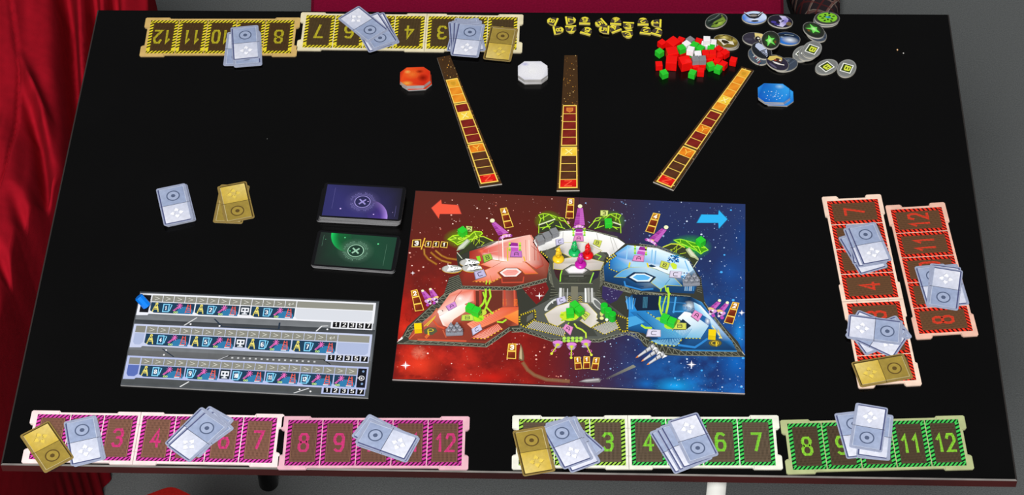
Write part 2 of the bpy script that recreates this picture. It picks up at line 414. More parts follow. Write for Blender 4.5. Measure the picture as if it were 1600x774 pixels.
def slipper():
    c = U(1269, -38, -TZ + .05)
    t = empty('slipper', (c.x, c.y, 0), radians(4)); tag(t, 'dark tartan slipper standing on the carpet beyond the far table edge', 'slipper')
    m = bpy.data.materials.new('tartan_wool'); m.use_nodes = True
    nt = m.node_tree; nd = nt.nodes; ln = nt.links; b = nd['Principled BSDF']; b.inputs['Roughness'].default_value = .95; b.inputs['Specular IOR Level'].default_value = .05
    tc = nd.new('ShaderNodeTexCoord'); mp = nd.new('ShaderNodeMapping'); mp.inputs['Rotation'].default_value = (0, 0, .6)
    ln.new(tc.outputs['Object'], mp.inputs[0]); sp = nd.new('ShaderNodeSeparateXYZ'); ln.new(mp.outputs[0], sp.inputs[0])
    prev = None
    for ax, per, w, colr in ((0, .034, .13, (190, 176, 160)), (1, .034, .13, (176, 162, 150)), (0, .017, .2, (110, 44, 44)), (1, .017, .2, (100, 42, 42))):
        d = nd.new('ShaderNodeMath'); d.operation = 'DIVIDE'; d.inputs[1].default_value = per; ln.new(sp.outputs[ax], d.inputs[0])
        fr = nd.new('ShaderNodeMath'); fr.operation = 'FRACT'; ln.new(d.outputs[0], fr.inputs[0])
        lt = nd.new('ShaderNodeMath'); lt.operation = 'LESS_THAN'; lt.inputs[1].default_value = w; ln.new(fr.outputs[0], lt.inputs[0])
        sc = nd.new('ShaderNodeMath'); sc.operation = 'MULTIPLY'; sc.inputs[1].default_value = .65; ln.new(lt.outputs[0], sc.inputs[0])
        mx = nd.new('ShaderNodeMix'); mx.data_type = 'RGBA'; mx.inputs['B'].default_value = lin(colr) + (1,)
        if prev is None: mx.inputs['A'].default_value = lin((52, 44, 48)) + (1,)
        else: ln.new(prev, mx.inputs['A'])
        ln.new(sc.outputs[0], mx.inputs['Factor']); prev = mx.outputs['Result']
    ln.new(prev, b.inputs['Base Color'])
    def foot(k, z): # outline of a slipper, toe towards the table (-y)
        P = []
        for i in range(28):
            a = 2 * pi * i / 28; y = .13 * sin(a); wd = .046 + .006 * (-sin(a)) ; P.append((wd * cos(a) * k, (y * k) if y > 0 else y * (.94 + .06 * k), z))
        return P
    bm = bmesh.new(); rings = [[bm.verts.new(p) for p in foot(k, z)] for k, z in ((.97, 0), (1.0, .004), (1.0, .014), (.97, .018))]
    for a, b2 in zip(rings, rings[1:]):
        for i in range(28): bm.faces.new((a[i], a[(i + 1) % 28], b2[(i + 1) % 28], b2[i]))
    bm.faces.new(rings[-1]); bm.faces.new(rings[0][::-1])
    link('sole', bm_mesh('sole', bm, material('black_rubber', (20, 19, 19), rough=.8)), t)
    bm = bmesh.new(); rings = [[bm.verts.new(p) for p in foot(k, z)] for k, z in ((.97, .018), (.99, .03), (.95, .045), (.85, .058), (.65, .067), (.35, .071))]
    for a, b2 in zip(rings, rings[1:]):
        for i in range(28): bm.faces.new((a[i], a[(i + 1) % 28], b2[(i + 1) % 28], b2[i]))
    bm.faces.new(rings[-1]); bm.faces.new(rings[0][::-1])
    link('upper', bm_mesh('upper', bm, m, True), t)
slipper()

# ------------------------------------------------------------------ player boards with numbered cells
BT = 0.0018        # cardboard thickness
def hazard_cell(hx, hy, b, hz, dark, panel, hole, z):
    k = Ink(z=z); hx2, hy2 = hx - b, hy - b
    k.rect(-hx, -hy, hx, hy, hz); k.up()
    pitch, w, sl = .0050, .0023, .0042
    def clampx(x): return max(-hx, min(hx, x))
    x = -hx - sl
    while x < hx:
        for y0, y1 in ((hy2, hy), (-hy, -hy2)):
            q = [(clampx(x), y0), (clampx(x + w), y0), (clampx(x + w + sl), y1), (clampx(x + sl), y1)]
            if q[1][0] - q[0][0] + q[2][0] - q[3][0] > 1e-5: k.poly(q, dark)
        x += pitch
    y = -hy2
    while y < hy2 - .0050:
        for x0, x1 in ((-hx, -hx2), (hx2, hx)):
            k.poly([(x0, y), (x1, y + .0025), (x1, y + .0050), (x0, y + .0025)], dark)
        y += .0055
    k.up(); k.rect(-hx2, -hy2, hx2, hy2, mix(panel, dark, .55)); k.up()
    e = .0006; k.rect(-hx2 + e, -hy2 + e, hx2 - e, hy2 - e, panel)
    k.up(5)
    px_, py_ = .00150, .00150
    nx = int((2 * hx2 - .002) / px_); ny = int((2 * hy2 - .002) / py_)
    for i in range(nx):
        for j in range(ny):
            cx = (i - (nx - 1) / 2) * px_; cy = (j - (ny - 1) / 2) * py_
            k.rect(cx - .00042, cy - .00048, cx + .00042, cy + .00048, hole)
    return k.mesh('cell', M_PRINT)
def action_board(corners, spec, label, ncells, frame_col, seam=0.0):
    """spec: list of (first, count, hazard, dark, panel, hole, digit) sections, left to right"""
    c, ang, L, W = frame_from(corners, BT)
    t = empty('action_board', (c.x, c.y, TZ), ang); tag(t, label, 'game board', 'numbered player boards around the table edge')
    a, b = L / 2 + .0026, W / 2 + .0030
    q = [(a - .030, b), (a - .028, b + .0024), (a + .0028, b + .0024), (a + .0046, b + .0008), (a + .0046, b - .0155), (a + .0030, b - .0175), (a, b - .0185)]
    def sym(q, sx, sy, rev): 
        p = [(x * sx, y * sy) for x, y in q]; return p[::-1] if rev else p
    top_mid = []; bot_mid = []
    seam_x = None
    if len(spec) == 2:
        n0 = spec[0][1]; cw = (L - seam) / ncells; seam_x = -L / 2 + n0 * cw + seam / 2
        for dx in (.028, .026): pass
        top_mid = [(seam_x + .028, b), (seam_x + .026, b + .0022), (seam_x - .026, b + .0022), (seam_x - .028, b)]
        bot_mid = [(x, -y) for x, y in top_mid[::-1]]
    out = sym(q, 1, 1, True) + top_mid + sym(q, -1, 1, False) + sym(q, -1, -1, True) + bot_mid + sym(q, 1, -1, False)
    k = Ink(); k.prism(out, 0, BT, frame_col, mix(frame_col, (120, 110, 100), .3)); k.z = BT + .00002
    sh = mix(frame_col, (110, 90, 80), .45)
    for sx in (-1, 1):
        for sy in (-1, 1):
            k.line([(sx * (a - .028), sy * (b + .0016)), (sx * (a - .028), sy * (b - .0022))], .0005, sh)
            k.line([(sx * (a - .0008), sy * (b - .0175)), (sx * (a + .0035), sy * (b - .0168))], .0005, sh)
    if seam_x is not None:
        k.line([(seam_x, -b - .002), (seam_x, b + .002)], .0006, mix(sh, (90, 80, 75), .4))
        for y in (-W * .3, W * .3): k.line([(seam_x - seam * .42, y), (seam_x + seam * .42, y)], .0007, sh)
        for dx in (-.027, .027):
            for sy in (-1, 1): k.line([(seam_x + dx, sy * (b + .0015)), (seam_x + dx, sy * (b - .002))], .0005, sh)
    k.build('panel', t, M_WORN)
    x = -L / 2
    for si, (first, cnt, hz, dark, panel, hole, dig) in enumerate(spec):
        if si: x += seam
        cw = (L - (seam if len(spec) == 2 else 0)) / ncells
        me = hazard_cell(cw / 2 - .00055, W / 2, .0047, hz, dark, panel, hole, .00002)
        for i in range(cnt):
            cx = x + cw * (i + .5)
            o = link('cell', me, t, loc=(cx, 0, BT))
            kn = Ink(z=.00012); s = str(first + i)
            text_on(kn, s, 0, 0, .0098 if len(s) == 1 else .0084, .0232, .0034, dig, .46)
            kn.build('number', o)
        x += cw * cnt
PK, PKD, PP, PH = (214, 66, 172), (74, 14, 50), (140, 98, 80), (58, 38, 32)
action_board([(55.8, 648), (433.1, 652.8), (426.8, 724.4), (46.9, 717.5)], [(1, 3, PK, PKD, PP, PH, (232, 58, 138)), (4, 4, PK, PKD, PP, PH, (232, 58, 138))],
             'magenta striped board numbered 1 to 7 at the near left table corner', 7, (238, 218, 216), .0050)
action_board([(448.8, 656.5), (723.3, 657.1), (722.6, 728), (444.8, 728)], [(8, 5, (196, 58, 152), (66, 12, 45), (120, 84, 68), PH, (226, 58, 132))],
             'magenta striped board numbered 8 to 12 on the near left side', 5, (220, 172, 184))
GP, GH = (104, 88, 70), (36, 30, 22)
action_board([(811.8, 654.8), (1208.4, 655.4), (1211.7, 727.4), (808, 728.0)], [(1, 3, (158, 205, 76), (18, 30, 12), GP, GH, (140, 228, 60)), (4, 4, (66, 196, 86), (12, 34, 18), GP, GH, (140, 228, 60))],
             'green striped board numbered 1 to 7 at the near table edge, white framed', 7, (228, 228, 214), .0056)
action_board([(1230.0, 662.4), (1499.3, 655.6), (1509.8, 727.7), (1237.3, 735.0)], [(8, 5, (62, 190, 80), (12, 34, 18), (84, 68, 50), GH, (150, 226, 58))],
             'green striped board numbered 8 to 12 at the near right table corner', 5, (172, 180, 130))
RD, RDD, RP, RH = (236, 54, 32), (62, 10, 8), (112, 78, 52), (52, 34, 22)
action_board([(1347, 600.5), (1291.8, 313.7), (1370.9, 310.9), (1431.9, 593.5)], [(1, 3, RD, RDD, RP, RH, (240, 66, 42)), (4, 4, RD, RDD, RP, RH, (240, 66, 42))],
             'red striped board numbered 1 to 7 on the right, nearer the big space board', 7, (238, 210, 190), .0050)
action_board([(1437, 523.3), (1391.3, 327.8), (1470.9, 322.9), (1520.2, 517.2)], [(8, 5, RD, RDD, RP, RH, (240, 66, 42))],
             'red striped board numbered 8 to 12 nearest the right table edge', 5, (230, 184, 164))
YL, YLD, YP, YH = (228, 210, 44), (38, 30, 8), (84, 66, 38), (40, 30, 16)
action_board([(806.5, 77.3), (471.1, 74.5), (479, 23.1), (810.4, 27.3)], [(1, 3, YL, YLD, YP, YH, (212, 198, 44)), (4, 4, YL, YLD, YP, YH, (212, 198, 44))],
             'yellow striped board numbered 1 to 7 at the middle of the far edge', 7, (228, 218, 182), .0040)
action_board([(455, 82.9), (225.8, 83.7), (236.5, 31.6), (461.2, 32)], [(8, 5, YL, YLD, (80, 56, 28), YH, (206, 192, 40))],
             'yellow striped board numbered 8 to 12 at the far left corner', 5, (206, 172, 104))

# ------------------------------------------------------------------ small action cards
CW, CH, CT = .0378, .0648, .00040
def card_meshes(cb, cd, cbl, cwh, ck, cdiv, carrow, cash):
    k = Ink(); k.prism(rrect(CW, CH, .0028), 0, CT, cb, mix(cb, (225, 225, 225), .3))
    body = k.mesh('card', M_CARD)
    f = Ink(z=.00001)
    ix, iy = .0156, .0291
    f.poly([(x - .0008, y - .0006) for x, y in rrect(2 * ix + .0019, 2 * iy + .0018, .0012)], cd); f.up()
    f.poly(rrect(2 * ix + .0002, 2 * iy + .0002, .0008), mix(cbl, (255, 255, 255), .35)); f.up()
    f.grad([(-ix, 0), (ix - .0007, 0), (ix - .0007, iy - .0006), (-ix, iy - .0006)], [cbl, cbl, mix(cbl, cd, .10), mix(cbl, cwh, .18)])
    f.grad([(-ix, -iy), (ix - .0005, -iy), (ix - .0005, 0), (-ix, 0)], [mix(cwh, (255, 255, 255), .25), cwh, mix(cwh, cbl, .30), mix(cwh, cbl, .1)]); f.up()
    f.rect(-CW / 2 + .0003, -.0003, CW / 2 - .0003, .0003, cdiv)
    f.ring(.0004, .0150, .0071, .0086, ck); f.ring(.0004, .0150, .0027, .0068, mix(cbl, cwh, .15), 24)
    f.ell(.0004, .0150, .0028, .0028, ck, 16)
    for q in range(4):
        a = q * pi / 2; ca, sa = cos(a), sin(a)
        K = [(.0087, 0), (.0048, .0031), (.0031, .0016), (.0036, 0), (.0022, -.0012), (.0048, -.0031)]
        f.poly([(x * ca - y * sa + .0003 + .0004, x * sa + y * ca - .0148 - .0004) for x, y in K], cash)
    f.up()
    for q in range(4):
        a = q * pi / 2; ca, sa = cos(a), sin(a)
        f.poly([(x * ca - y * sa + .0003, x * sa + y * ca - .0148) for x, y in K], carrow)
    return body, f.mesh('printed_face', M_CARD)
SILVER = card_meshes((152, 160, 184), (76, 82, 122), (150, 164, 194), (210, 213, 228), (82, 94, 122), (48, 48, 66), (243, 244, 250), (160, 164, 184))
GOLD = card_meshes((138, 116, 62), (74, 58, 20), (152, 130, 58), (206, 176, 70), (92, 72, 34), (60, 46, 22), (224, 196, 84), (140, 114, 40))
def card(kind, key, cx, cy, vx, vy, z, label, group, face=True):
    p = zp(key, cx, cy); s = ZM[key][2]
    a, b = U(p[0] - vx / s / 2, p[1] - vy / s / 2, z), U(p[0] + vx / s / 2, p[1] + vy / s / 2, z)
    c = U(p[0], p[1], z + CT); ang = atan2(b.y - a.y, b.x - a.x) - pi / 2
    o = link('action_card', kind[0], loc=(c.x, c.y, TZ + z), rz=ang)
    tag(o, label, 'card', group)
    if face: link('printed_face', kind[1], o, loc=(0, 0, CT))
    return o
ORD = ['topmost', 'second from the top', 'third from the top', 'fourth from the top', 'fifth from the top']
def pile(kind, key, where, lst, z0=BT + .0001, step=.00052):
    n = len(lst); word = 'silver' if kind is SILVER else 'gold'
    for i, (cx, cy, vx, vy) in enumerate(lst):
        if n == 1: lab = f'lone {word} card {where}'
        else: lab = f'{word} card, {ORD[n - 1 - i] if i else "undermost"} of {n}, {where}'
        card(kind, key, cx, cy, vx, vy, z0 + step * i, lab, f'{word} cards {where}')
HI = BT + .00024
pile(SILVER, '1', 'fanned on the far left yellow board', [(262, 420, -45, 385), (380, 432, 15, 460), (366, 412, 22, 460), (350, 335, -30, -460)], HI)
pile(SILVER, '2', 'fanned on the fifth yellow space', [(655, 395, 215, 420), (575, 430, -200, -350), (612, 395, 265, 400), (433, 298, 395, 317)], HI)
pile(SILVER, '3', 'fanned on the second yellow space', [(345, 345, 120, -460), (405, 345, -105, -470), (330, 375, -40, -480), (370, 382, 25, -480), (400, 408, 100, -485)], HI)
pile(GOLD, '3', 'covering the first yellow space', [(893, 467, 110, -485)], HI + .0001)
pile(SILVER, '4', 'fanned on the fifth and sixth red spaces', [(402, 475, -150, -250), (412, 415, -50, -270), (418, 428, -105, -262), (446, 413, -113, -262)], HI)
pile(SILVER, 'px', 'fanned on the tenth red space', [(1481.5, 446, -17, -58), (1462, 446, -18, -57), (1475, 446, -5, 62), (1476.5, 450.3, -8, 61)], HI)
pile(SILVER, '5', 'fanned on the second and third red spaces', [(372, 362, 330, -130), (345, 330, 320, 130), (340, 372, -300, -140), (330, 323, 360, 45)], HI)
pile(GOLD, '5', 'covering the first red space', [(380, 597, 350, -62)], HI + .0024)
pile(GOLD, '6', 'covering the first magenta space', [(267, 394, 187, 276)], HI + .0012)
pile(SILVER, '6', 'covering the second magenta space', [(568, 350, -72, -325), (555, 344, -57, -330)], HI)
pile(SILVER, '7', 'fanned on the fifth and sixth magenta spaces', [(600, 275, 245, -265), (585, 300, 300, -215), (527, 283, 265, -265), (546, 312, 275, -250)], HI)
pile(SILVER, '8', 'on the tenth and eleventh magenta spaces', [(795, 278, -300, -150), (828, 314, -330, -112), (820, 300, -335, -120)], HI)
pile(GOLD, '9', 'on the first space of the white framed green board', [(272, 427, -85, -345)], HI + .0024)
pile(SILVER, '9', 'fanned on the second green space', [(588, 352, 270, 240), (590, 392, -150, -270), (545, 352, -110, -300), (533, 365, -165, -300)], HI)
pile(SILVER, '10', 'fanned on the fifth green space', [(387, 400, -185, -300), (430, 380, -180, -310), (462, 362, -180, -315), (517, 325, 165, 330)], HI)
pile(SILVER, '11', 'fanned on the ninth and tenth green spaces', [(525, 283, -80, -282), (638, 296, 5, -300), (645, 290, 30, -295), (605, 239, -42, 288)], HI)
# the two draw piles left of the centre
for i in range(9):
    lab = 'silver card on top of the squared draw pile at left' if i == 8 else 'silver card inside the squared draw pile at left'
    card(SILVER, '12', 412 - i * 3.3 + (6 if i == 3 else 0), 372 - i * 1.5, -95 - (8 if i % 3 == 0 else 0), -415, .0002 + i * .00066, lab, 'squared silver draw pile', face=(i in (0, 4, 8)))
pile(GOLD, '12', 'crossed on the bare table beside the silver draw pile', [(1030, 355, -80, 405), (1080, 335, 92, 408)], .0002)

# ------------------------------------------------------------------ purple and green threat decks
DW, DH, DT = .1035, .0580, .00052
def deck_mesh(dark, bgl, bgr, planet, rim, emb, name):
    k = Ink(); k.prism(rrect(DW, DH, .004), 0, DT, (14, 14, 17), (150, 150, 152)); body = k.mesh('card', M_PRINT)
    f = Ink(z=.00001)
    ix, iy = .0478, .0262
    f.grad([(-ix, -iy), (0, -iy), (ix, -iy), (ix, iy), (0, iy), (-ix, iy)], [bgl, mix(bgl, planet, .12), bgr, dark, mix(bgl, bgr, .5), bgl]); f.up()
    cx, cy, R = .010, -iy, .0245
    for i in range(16):
        a, b = pi * .62 * i / 16, pi * .62 * (i + 1) / 16
        al0, al1 = max(0, 1 - i / 13), max(0, 1 - (i + 1) / 13)
        f.grad([(cx, cy), (cx + R * .62 * cos(a), cy + R * 1.2 * .62 * sin(a)), (cx + R * .62 * cos(b), cy + R * 1.2 * .62 * sin(b))], [planet] * 3, [.12, .4 * al0, .4 * al1])
        f.grad([(cx + R * .62 * cos(a), cy + R * 1.2 * .62 * sin(a)), (cx + R * cos(a), cy + R * 1.2 * sin(a)), (cx + R * cos(b), cy + R * 1.2 * sin(b)), (cx + R * .62 * cos(b), cy + R * 1.2 * .62 * sin(b))],
               [planet, rim, rim, planet], [.4 * al0, .95 * al0, .95 * al1, .4 * al1])
    f.up(); f.glow(0, 0, .024, .021, emb, .30); f.up()
    f.ell(0, 0, .0105, .0105, mix(bgl, dark, .3), 28); f.up()
    f.ring(0, 0, .0092, .0103, emb, 30); f.ring(0, 0, .0120, .0128, mix(emb, bgl, .45), 24, a0=.25, a1=2.6); f.ring(0, 0, .0120, .0128, mix(emb, bgl, .45), 24, a0=3.4, a1=5.9)
    for i in range(52):
        a = 2 * pi * i / 52
        if i % 13 in (0, 1): continue
        r0 = .0138; r1 = r0 + (.0009 + .0016 * ((i * 7) % 5) / 4)
        f.line([(r0 * cos(a), r0 * sin(a)), (r1 * cos(a), r1 * sin(a))], .0007, mix(emb, bgl, .4))
    for s in (-1, 1): f.line([(-.0036, -.0036 * s), (.0036, .0036 * s)], .0021, emb)
    f.line([(-.037, -.014), (-.037, .021)], .0003, mix(emb, bgl, .5)); f.line([(.043, -.022), (.043, -.004)], .0003, mix(emb, bgl, .5))
    for x, y, r in ((-.026, -.0135, .0011), (.0165, -.0200, .0009), (.040, -.015, .0004), (-.012, -.004, .0003), (.007, .001, .0008)):
        f.ell(x, y, r, r, mix(rim, (255, 255, 255), .3), 8)
    return body, f.mesh('printed_face')
PURP = deck_mesh((30, 30, 38), (46, 46, 100), (36, 34, 56), (104, 72, 190), (186, 150, 244), (150, 140, 206), 'p')
GREE = deck_mesh((30, 36, 34), (28, 64, 48), (32, 42, 38), (20, 150, 72), (34, 214, 104), (150, 196, 168), 'g')
def deck(kind, corners, n, word, where, flip, jit):
    c, ang, L, W = frame_from([zp('13', *q) for q in corners], n * (DT + .00006))
    rnd = random.Random(n)
    for i in range(n):
        off = (n - 1 - i) / n
        dx, dy = jit[0] * off ** 3 + rnd.uniform(-.0004, .0004), jit[1] * off ** 3 + rnd.uniform(-.0003, .0003)
        if i == n - 1: dx = dy = 0
        o = link('threat_card', kind[0], loc=(c.x + dx, c.y + dy, TZ + .0002 + i * (DT + .00006)), rz=ang + (pi if flip else 0) + (rnd.uniform(-.006, .006) if i < n - 1 else 0))
        tag(o, f'{word} starry card face down on top of {where}' if i == n - 1 else f'black edged card inside {where}, under its top card', 'card', f'cards of {where}')
        if i == n - 1: link('printed_face', kind[1], o, loc=(0, 0, DT))
deck(PURP, [(170, 70), (745, 105), (715, 345), (128, 315)], 20, 'violet', 'the thick purple deck', False, (-.005, .002))
deck(GREE, [(125, 413), (700, 458), (665, 700), (75, 660)], 8, 'green', 'the thin green deck', True, (.0015, 0))

# ------------------------------------------------------------------ mission log board with three tracks
def mission_board():
    C4 = [(219, 455.2), (592.5, 470.7), (575.3, 622), (188.4, 602)]
    H = .0022
    c, ang, L, W = frame_from(C4, H)
    t = empty('mission_board', (c.x, c.y, TZ), ang); tag(t, 'grey metallic mission board with three tracks of neon icons', 'game board')
    f = local_map(c, ang, H); q = bilin(C4)
    uv = lambda u, v: f(*q(u, v))
    k = Ink(uv)
    k.prism([(0, 0), (1, 0), (1, 1), (0, 1)], 0, H, (74, 78, 82), (150, 150, 150)); k.z = H + .00002
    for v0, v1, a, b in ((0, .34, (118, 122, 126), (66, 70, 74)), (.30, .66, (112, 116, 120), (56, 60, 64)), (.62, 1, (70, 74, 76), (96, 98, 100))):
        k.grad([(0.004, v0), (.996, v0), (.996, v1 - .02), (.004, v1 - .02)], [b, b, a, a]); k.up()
    for P, w, col in (([(.21, .34), (.255, .255)], .006, (210, 212, 214)), ([(.33, .26), (.365, .335), (.60, .335), (.60, .27)], .007, (34, 48, 66)), ([(.755, .34), (.775, .285), (.80, .28)], .006, (215, 216, 218)),
                      ([(.14, .60), (.19, .675)], .006, (28, 42, 60)), ([(.385, .675), (.42, .635), (.80, .63), (.83, .675)], .006, (24, 28, 32)), ([(.24, .985), (.27, .93)], .006, (220, 222, 224)), ([(.70, .99), (.755, .935)], .006, (210, 212, 214)), ([(.37, .69), (.41, .64)], .004, (190, 192, 196)),
                      ([(.003, .004), (.997, .004)], .006, (20, 22, 26))):
        k.line(P, w, col)
    for i in range(15): k.rect(.425 + i * .024, .648, .433 + i * .024, .664, (190, 192, 194))
    for u, v in ((.235, .325), (.355, .33), (.155, .61), (.15, .66), (.72, .95), (.765, .965), (.80, .315)): k.ell(u, v, .004, .009, (225, 226, 228), 8)
    k.build('panel', t, M_WORN)
    pit = .0464
    def track(v0, v1, frame, start, cells, groups, blank, label, first_dark, bar):
        o = Ink(uv, z=H + .00012)
        u0, u1 = .004, .988; dv = v1 - v0
        o.poly([(u0, v0), (u1, v0), (u1, v1), (u1 - .02, v1 + .005), (.055, v1), (.05, v1 + .015), (u0, v1 + .02)], frame); o.up()
        a, b, cc, d = v0 + dv * .08, v0 + dv * .38, v0 + dv * .42, v0 + dv * .94
        s0 = u0 + .010
        if first_dark: o.rect(s0, a, start - .004, d, (22, 22, 26))
        else:
            o.rect(s0, a, start - .004, b, (128, 128, 120)); o.poly([(s0, cc), (start - .004, cc), (start - .004, d - dv * .12), (start - .016, d), (s0 + .008, d), (s0, d - dv * .12)], blank)
        xx = start
        for i in range(cells):
            o.rect(xx + .001, a, xx + pit - .0015, b, (132, 132, 122))
            xx += pit
        end = xx
        if label == 3:
            o.rect(end + .002, a, u1 - .006, d, (18, 20, 30))
        else:
            o.rect(end + .002, a, u1 - .010, b, (138, 138, 128))
            o.poly([(end + .002, cc), (u1 - .010, cc), (u1 - .010, d - dv * .1), (u1 - .022, d), (end + .010, d), (end + .002, d - dv * .1)], blank)
        o.up()
        rnd = random.Random(label)
        for i in range(cells * 26):                      # speckled plate
            x = start + rnd.random() * pit * cells; y = a + rnd.random() * (b - a)
            o.rect(x, y, x + .0016, y + .004, rnd.choice(((104, 104, 96), (158, 158, 150))))
        o.up()
        for i in range(cells):
            xx = start + i * pit
            ch = '<' if (i == cells - 1 and label != 3) else '>'
            o.text(ch, (xx + pit * .3, b - (b - a) * .25), (pit * .38, 0), (0, -(b - a) * .5), .0038, (205, 205, 196))
        if label == 3:
            cx = (end + u1 - .004) / 2; o.ring(cx, (a + d) / 2, .009, .012, (235, 235, 240), 16, 2.1); o.ell(cx, (a + d) / 2, .004, .009, (235, 235, 240), 10); o.line([(cx - .017, (a + d) / 2), (cx - .006, (a + d) / 2)], .004, (235, 235, 240))
            for vy in (.15, .8): o.ell(cx + .004, a + (d - a) * vy, .005, .012, (120, 150, 190), 8)
        tr = o.build('track', t)
        # groups of neon icons
        xx = start
        for kind, n in groups:
            x0, x1 = xx + .002, xx + pit * n - .003; xx += pit * n
            g = Ink(uv, z=H + .00024)
            if kind == 'm':
                g.poly([(x0, cc), (x1, cc), (x1, d - dv * .08), (x0, d - dv * .08)], (26, 40, 52)); g.up()
                m = (x0 + x1) / 2; hh = d - cc
                g.rect(m - .016, cc + hh * .16, m + .016, cc + hh * .58, (225, 228, 235)); g.rect(m - .004, cc + hh * .58, m + .004, cc + hh * .74, (215, 220, 228)); g.rect(m - .011, cc + hh * .70, m + .011, cc + hh * .80, (215, 220, 228)); g.up()
                for s in (-1, 1): g.rect(m + s * .007 - .004, cc + hh * .28, m + s * .007 + .004, cc + hh * .46, (40, 52, 64))
                g.build('icon_group', tr); continue
            ch = .018
            g.poly([(x0, cc), (x1, cc), (x1, d - dv * .1), (x1 - ch, d), (x0 + ch, d), (x0, d - dv * .1)], (26, 58, 84)); g.up()
            R = .036; P = [(x1 - .006 - .030 + R * cos(a2), d - .001 - R * 2.1 * sin(a2)) for a2 in [pi * i / 14 for i in range(15)]]
            P = [(min(x1 - .003, max(x0, x)), max(cc, y)) for x, y in P]
            g.poly(P, (46, 116, 162)); g.up()
            hh = d - cc; i = 0
            lst = ['t', 'c', 'p', 'r'] if n == 4 else (['c', 'p', 'r'] if n == 3 else ['p', 'r'])
            for j, ic in enumerate(lst):
                m = x0 + (j + .5) * (x1 - x0) / len(lst); Y = lambda w: cc + hh * w
                if ic == 't':
                    col = (226, 214, 110)
                    g.line([(m - .012, Y(.9)), (m - .006, Y(.42)), (m, Y(.12)), (m + .006, Y(.42)), (m + .012, Y(.9))], .0042, col)
                    g.line([(m - .010, Y(.66)), (m + .010, Y(.66))], .006, col); g.line([(m - .006, Y(.42)), (m + .008, Y(.60))], .004, col); g.ell(m + .001, Y(.15), .006, .014, col, 8); g.ell(m, Y(.48), .005, .012, col, 8)
                elif ic == 'c':
                    col = (128, 206, 240)
                    g.line([(m + .004, Y(.12)), (m + .019, Y(.2)), (m + .012, Y(.78))], .004, col)
                    g.rect(m - .017, Y(.12), m + .010, Y(.9), col); g.up(); g.rect(m - .013, Y(.2), m + .006, Y(.82), (30, 72, 108)); g.up()
                    s = str(kind); wd = .008 if len(s) == 1 else .0055
                    for kk, dg in enumerate(s): g.text(dg, (m - .0035 - wd * (.5 if len(s) == 1 else 1.1) + kk * wd * 1.4, Y(.68)), (wd, 0), (0, -hh * .34), .0042, (245, 248, 250))
                elif ic == 'p':
                    col = (232, 110, 190)
                    g.line([(m - .014, Y(.72)), (m + .004, Y(.34))], .0085, col); g.up(); g.line([(m - .012, Y(.68)), (m + .003, Y(.37))], .0028, (90, 40, 90)); g.up()
                    for a2 in range(8):
                        an = a2 * pi / 4 + .3; g.line([(m + .007, Y(.28)), (m + .007 + .012 * cos(an), Y(.28) + .028 * sin(an))], .0034, col)
                    g.ring(m - .010, Y(.88), .0026, .0052, (190, 226, 120), 10, 2.0); g.ring(m - .001, Y(.88), .0026, .0052, (190, 226, 120), 10, 2.0)
                else:
                    col = (226, 92, 76)
                    g.line([(m - .011, Y(.9)), (m - .005, Y(.1))], .0036, col); g.line([(m + .011, Y(.9)), (m + .005, Y(.1))], .0036, col)
                    for w, wd in ((.24, .006), (.44, .008), (.62, .009), (.82, .010)): g.line([(m - wd, Y(w)), (m + wd, Y(w))], .006, col)
                    if n < 4 or kind != 1: g.up(); g.line([(m - .012, Y(.92)), (m + .004, Y(.92))], .008, (235, 236, 238))
            g.build('icon_group', tr)
        # the small number keys under the right end
        kb = Ink(uv, z=H + .00030)
        kb.rect(bar[0] - .006, bar[1], bar[2], bar[3] + .012, frame); kb.up()
        wdt = (bar[2] - bar[0]) / 5
        for i, dg in enumerate('12357'):
            x = bar[0] + wdt * i; kb.rect(x + .002, bar[1] + .012, x + wdt - .004, bar[3], (12, 12, 14))
        kb.up()
        for i, dg in enumerate('12357'):
            x = bar[0] + wdt * i; kb.text(dg, (x + wdt * .32, bar[3] - .012), (wdt * .3, 0), (0, -(bar[3] - bar[1]) * .55), .0042, (240, 240, 240))
        kb.build('number_keys', tr)
    W4 = (226, 228, 234)
    track(.022, .235, W4, .055, 13, [(1, 4), (2, 4), ('m', 1), (3, 4)], (206, 210, 218), 1, True, (.818, .225, .985, .292))
    track(.348, .578, (190, 198, 224), .0585, 17, [(4, 4), (5, 4), ('m', 1), (6, 4), (7, 4)], (164, 176, 208), 2, False, (.815, .566, .985, .634))
    track(.685, .915, (172, 182, 220), .063, 19, [(8, 4), (9, 3), ('m', 1), (10, 3), (11, 3), (12, 3), ('x', 2)], (84, 104, 172), 3, False, (.815, .908, .985, .972))
    return H
MH = mission_board()

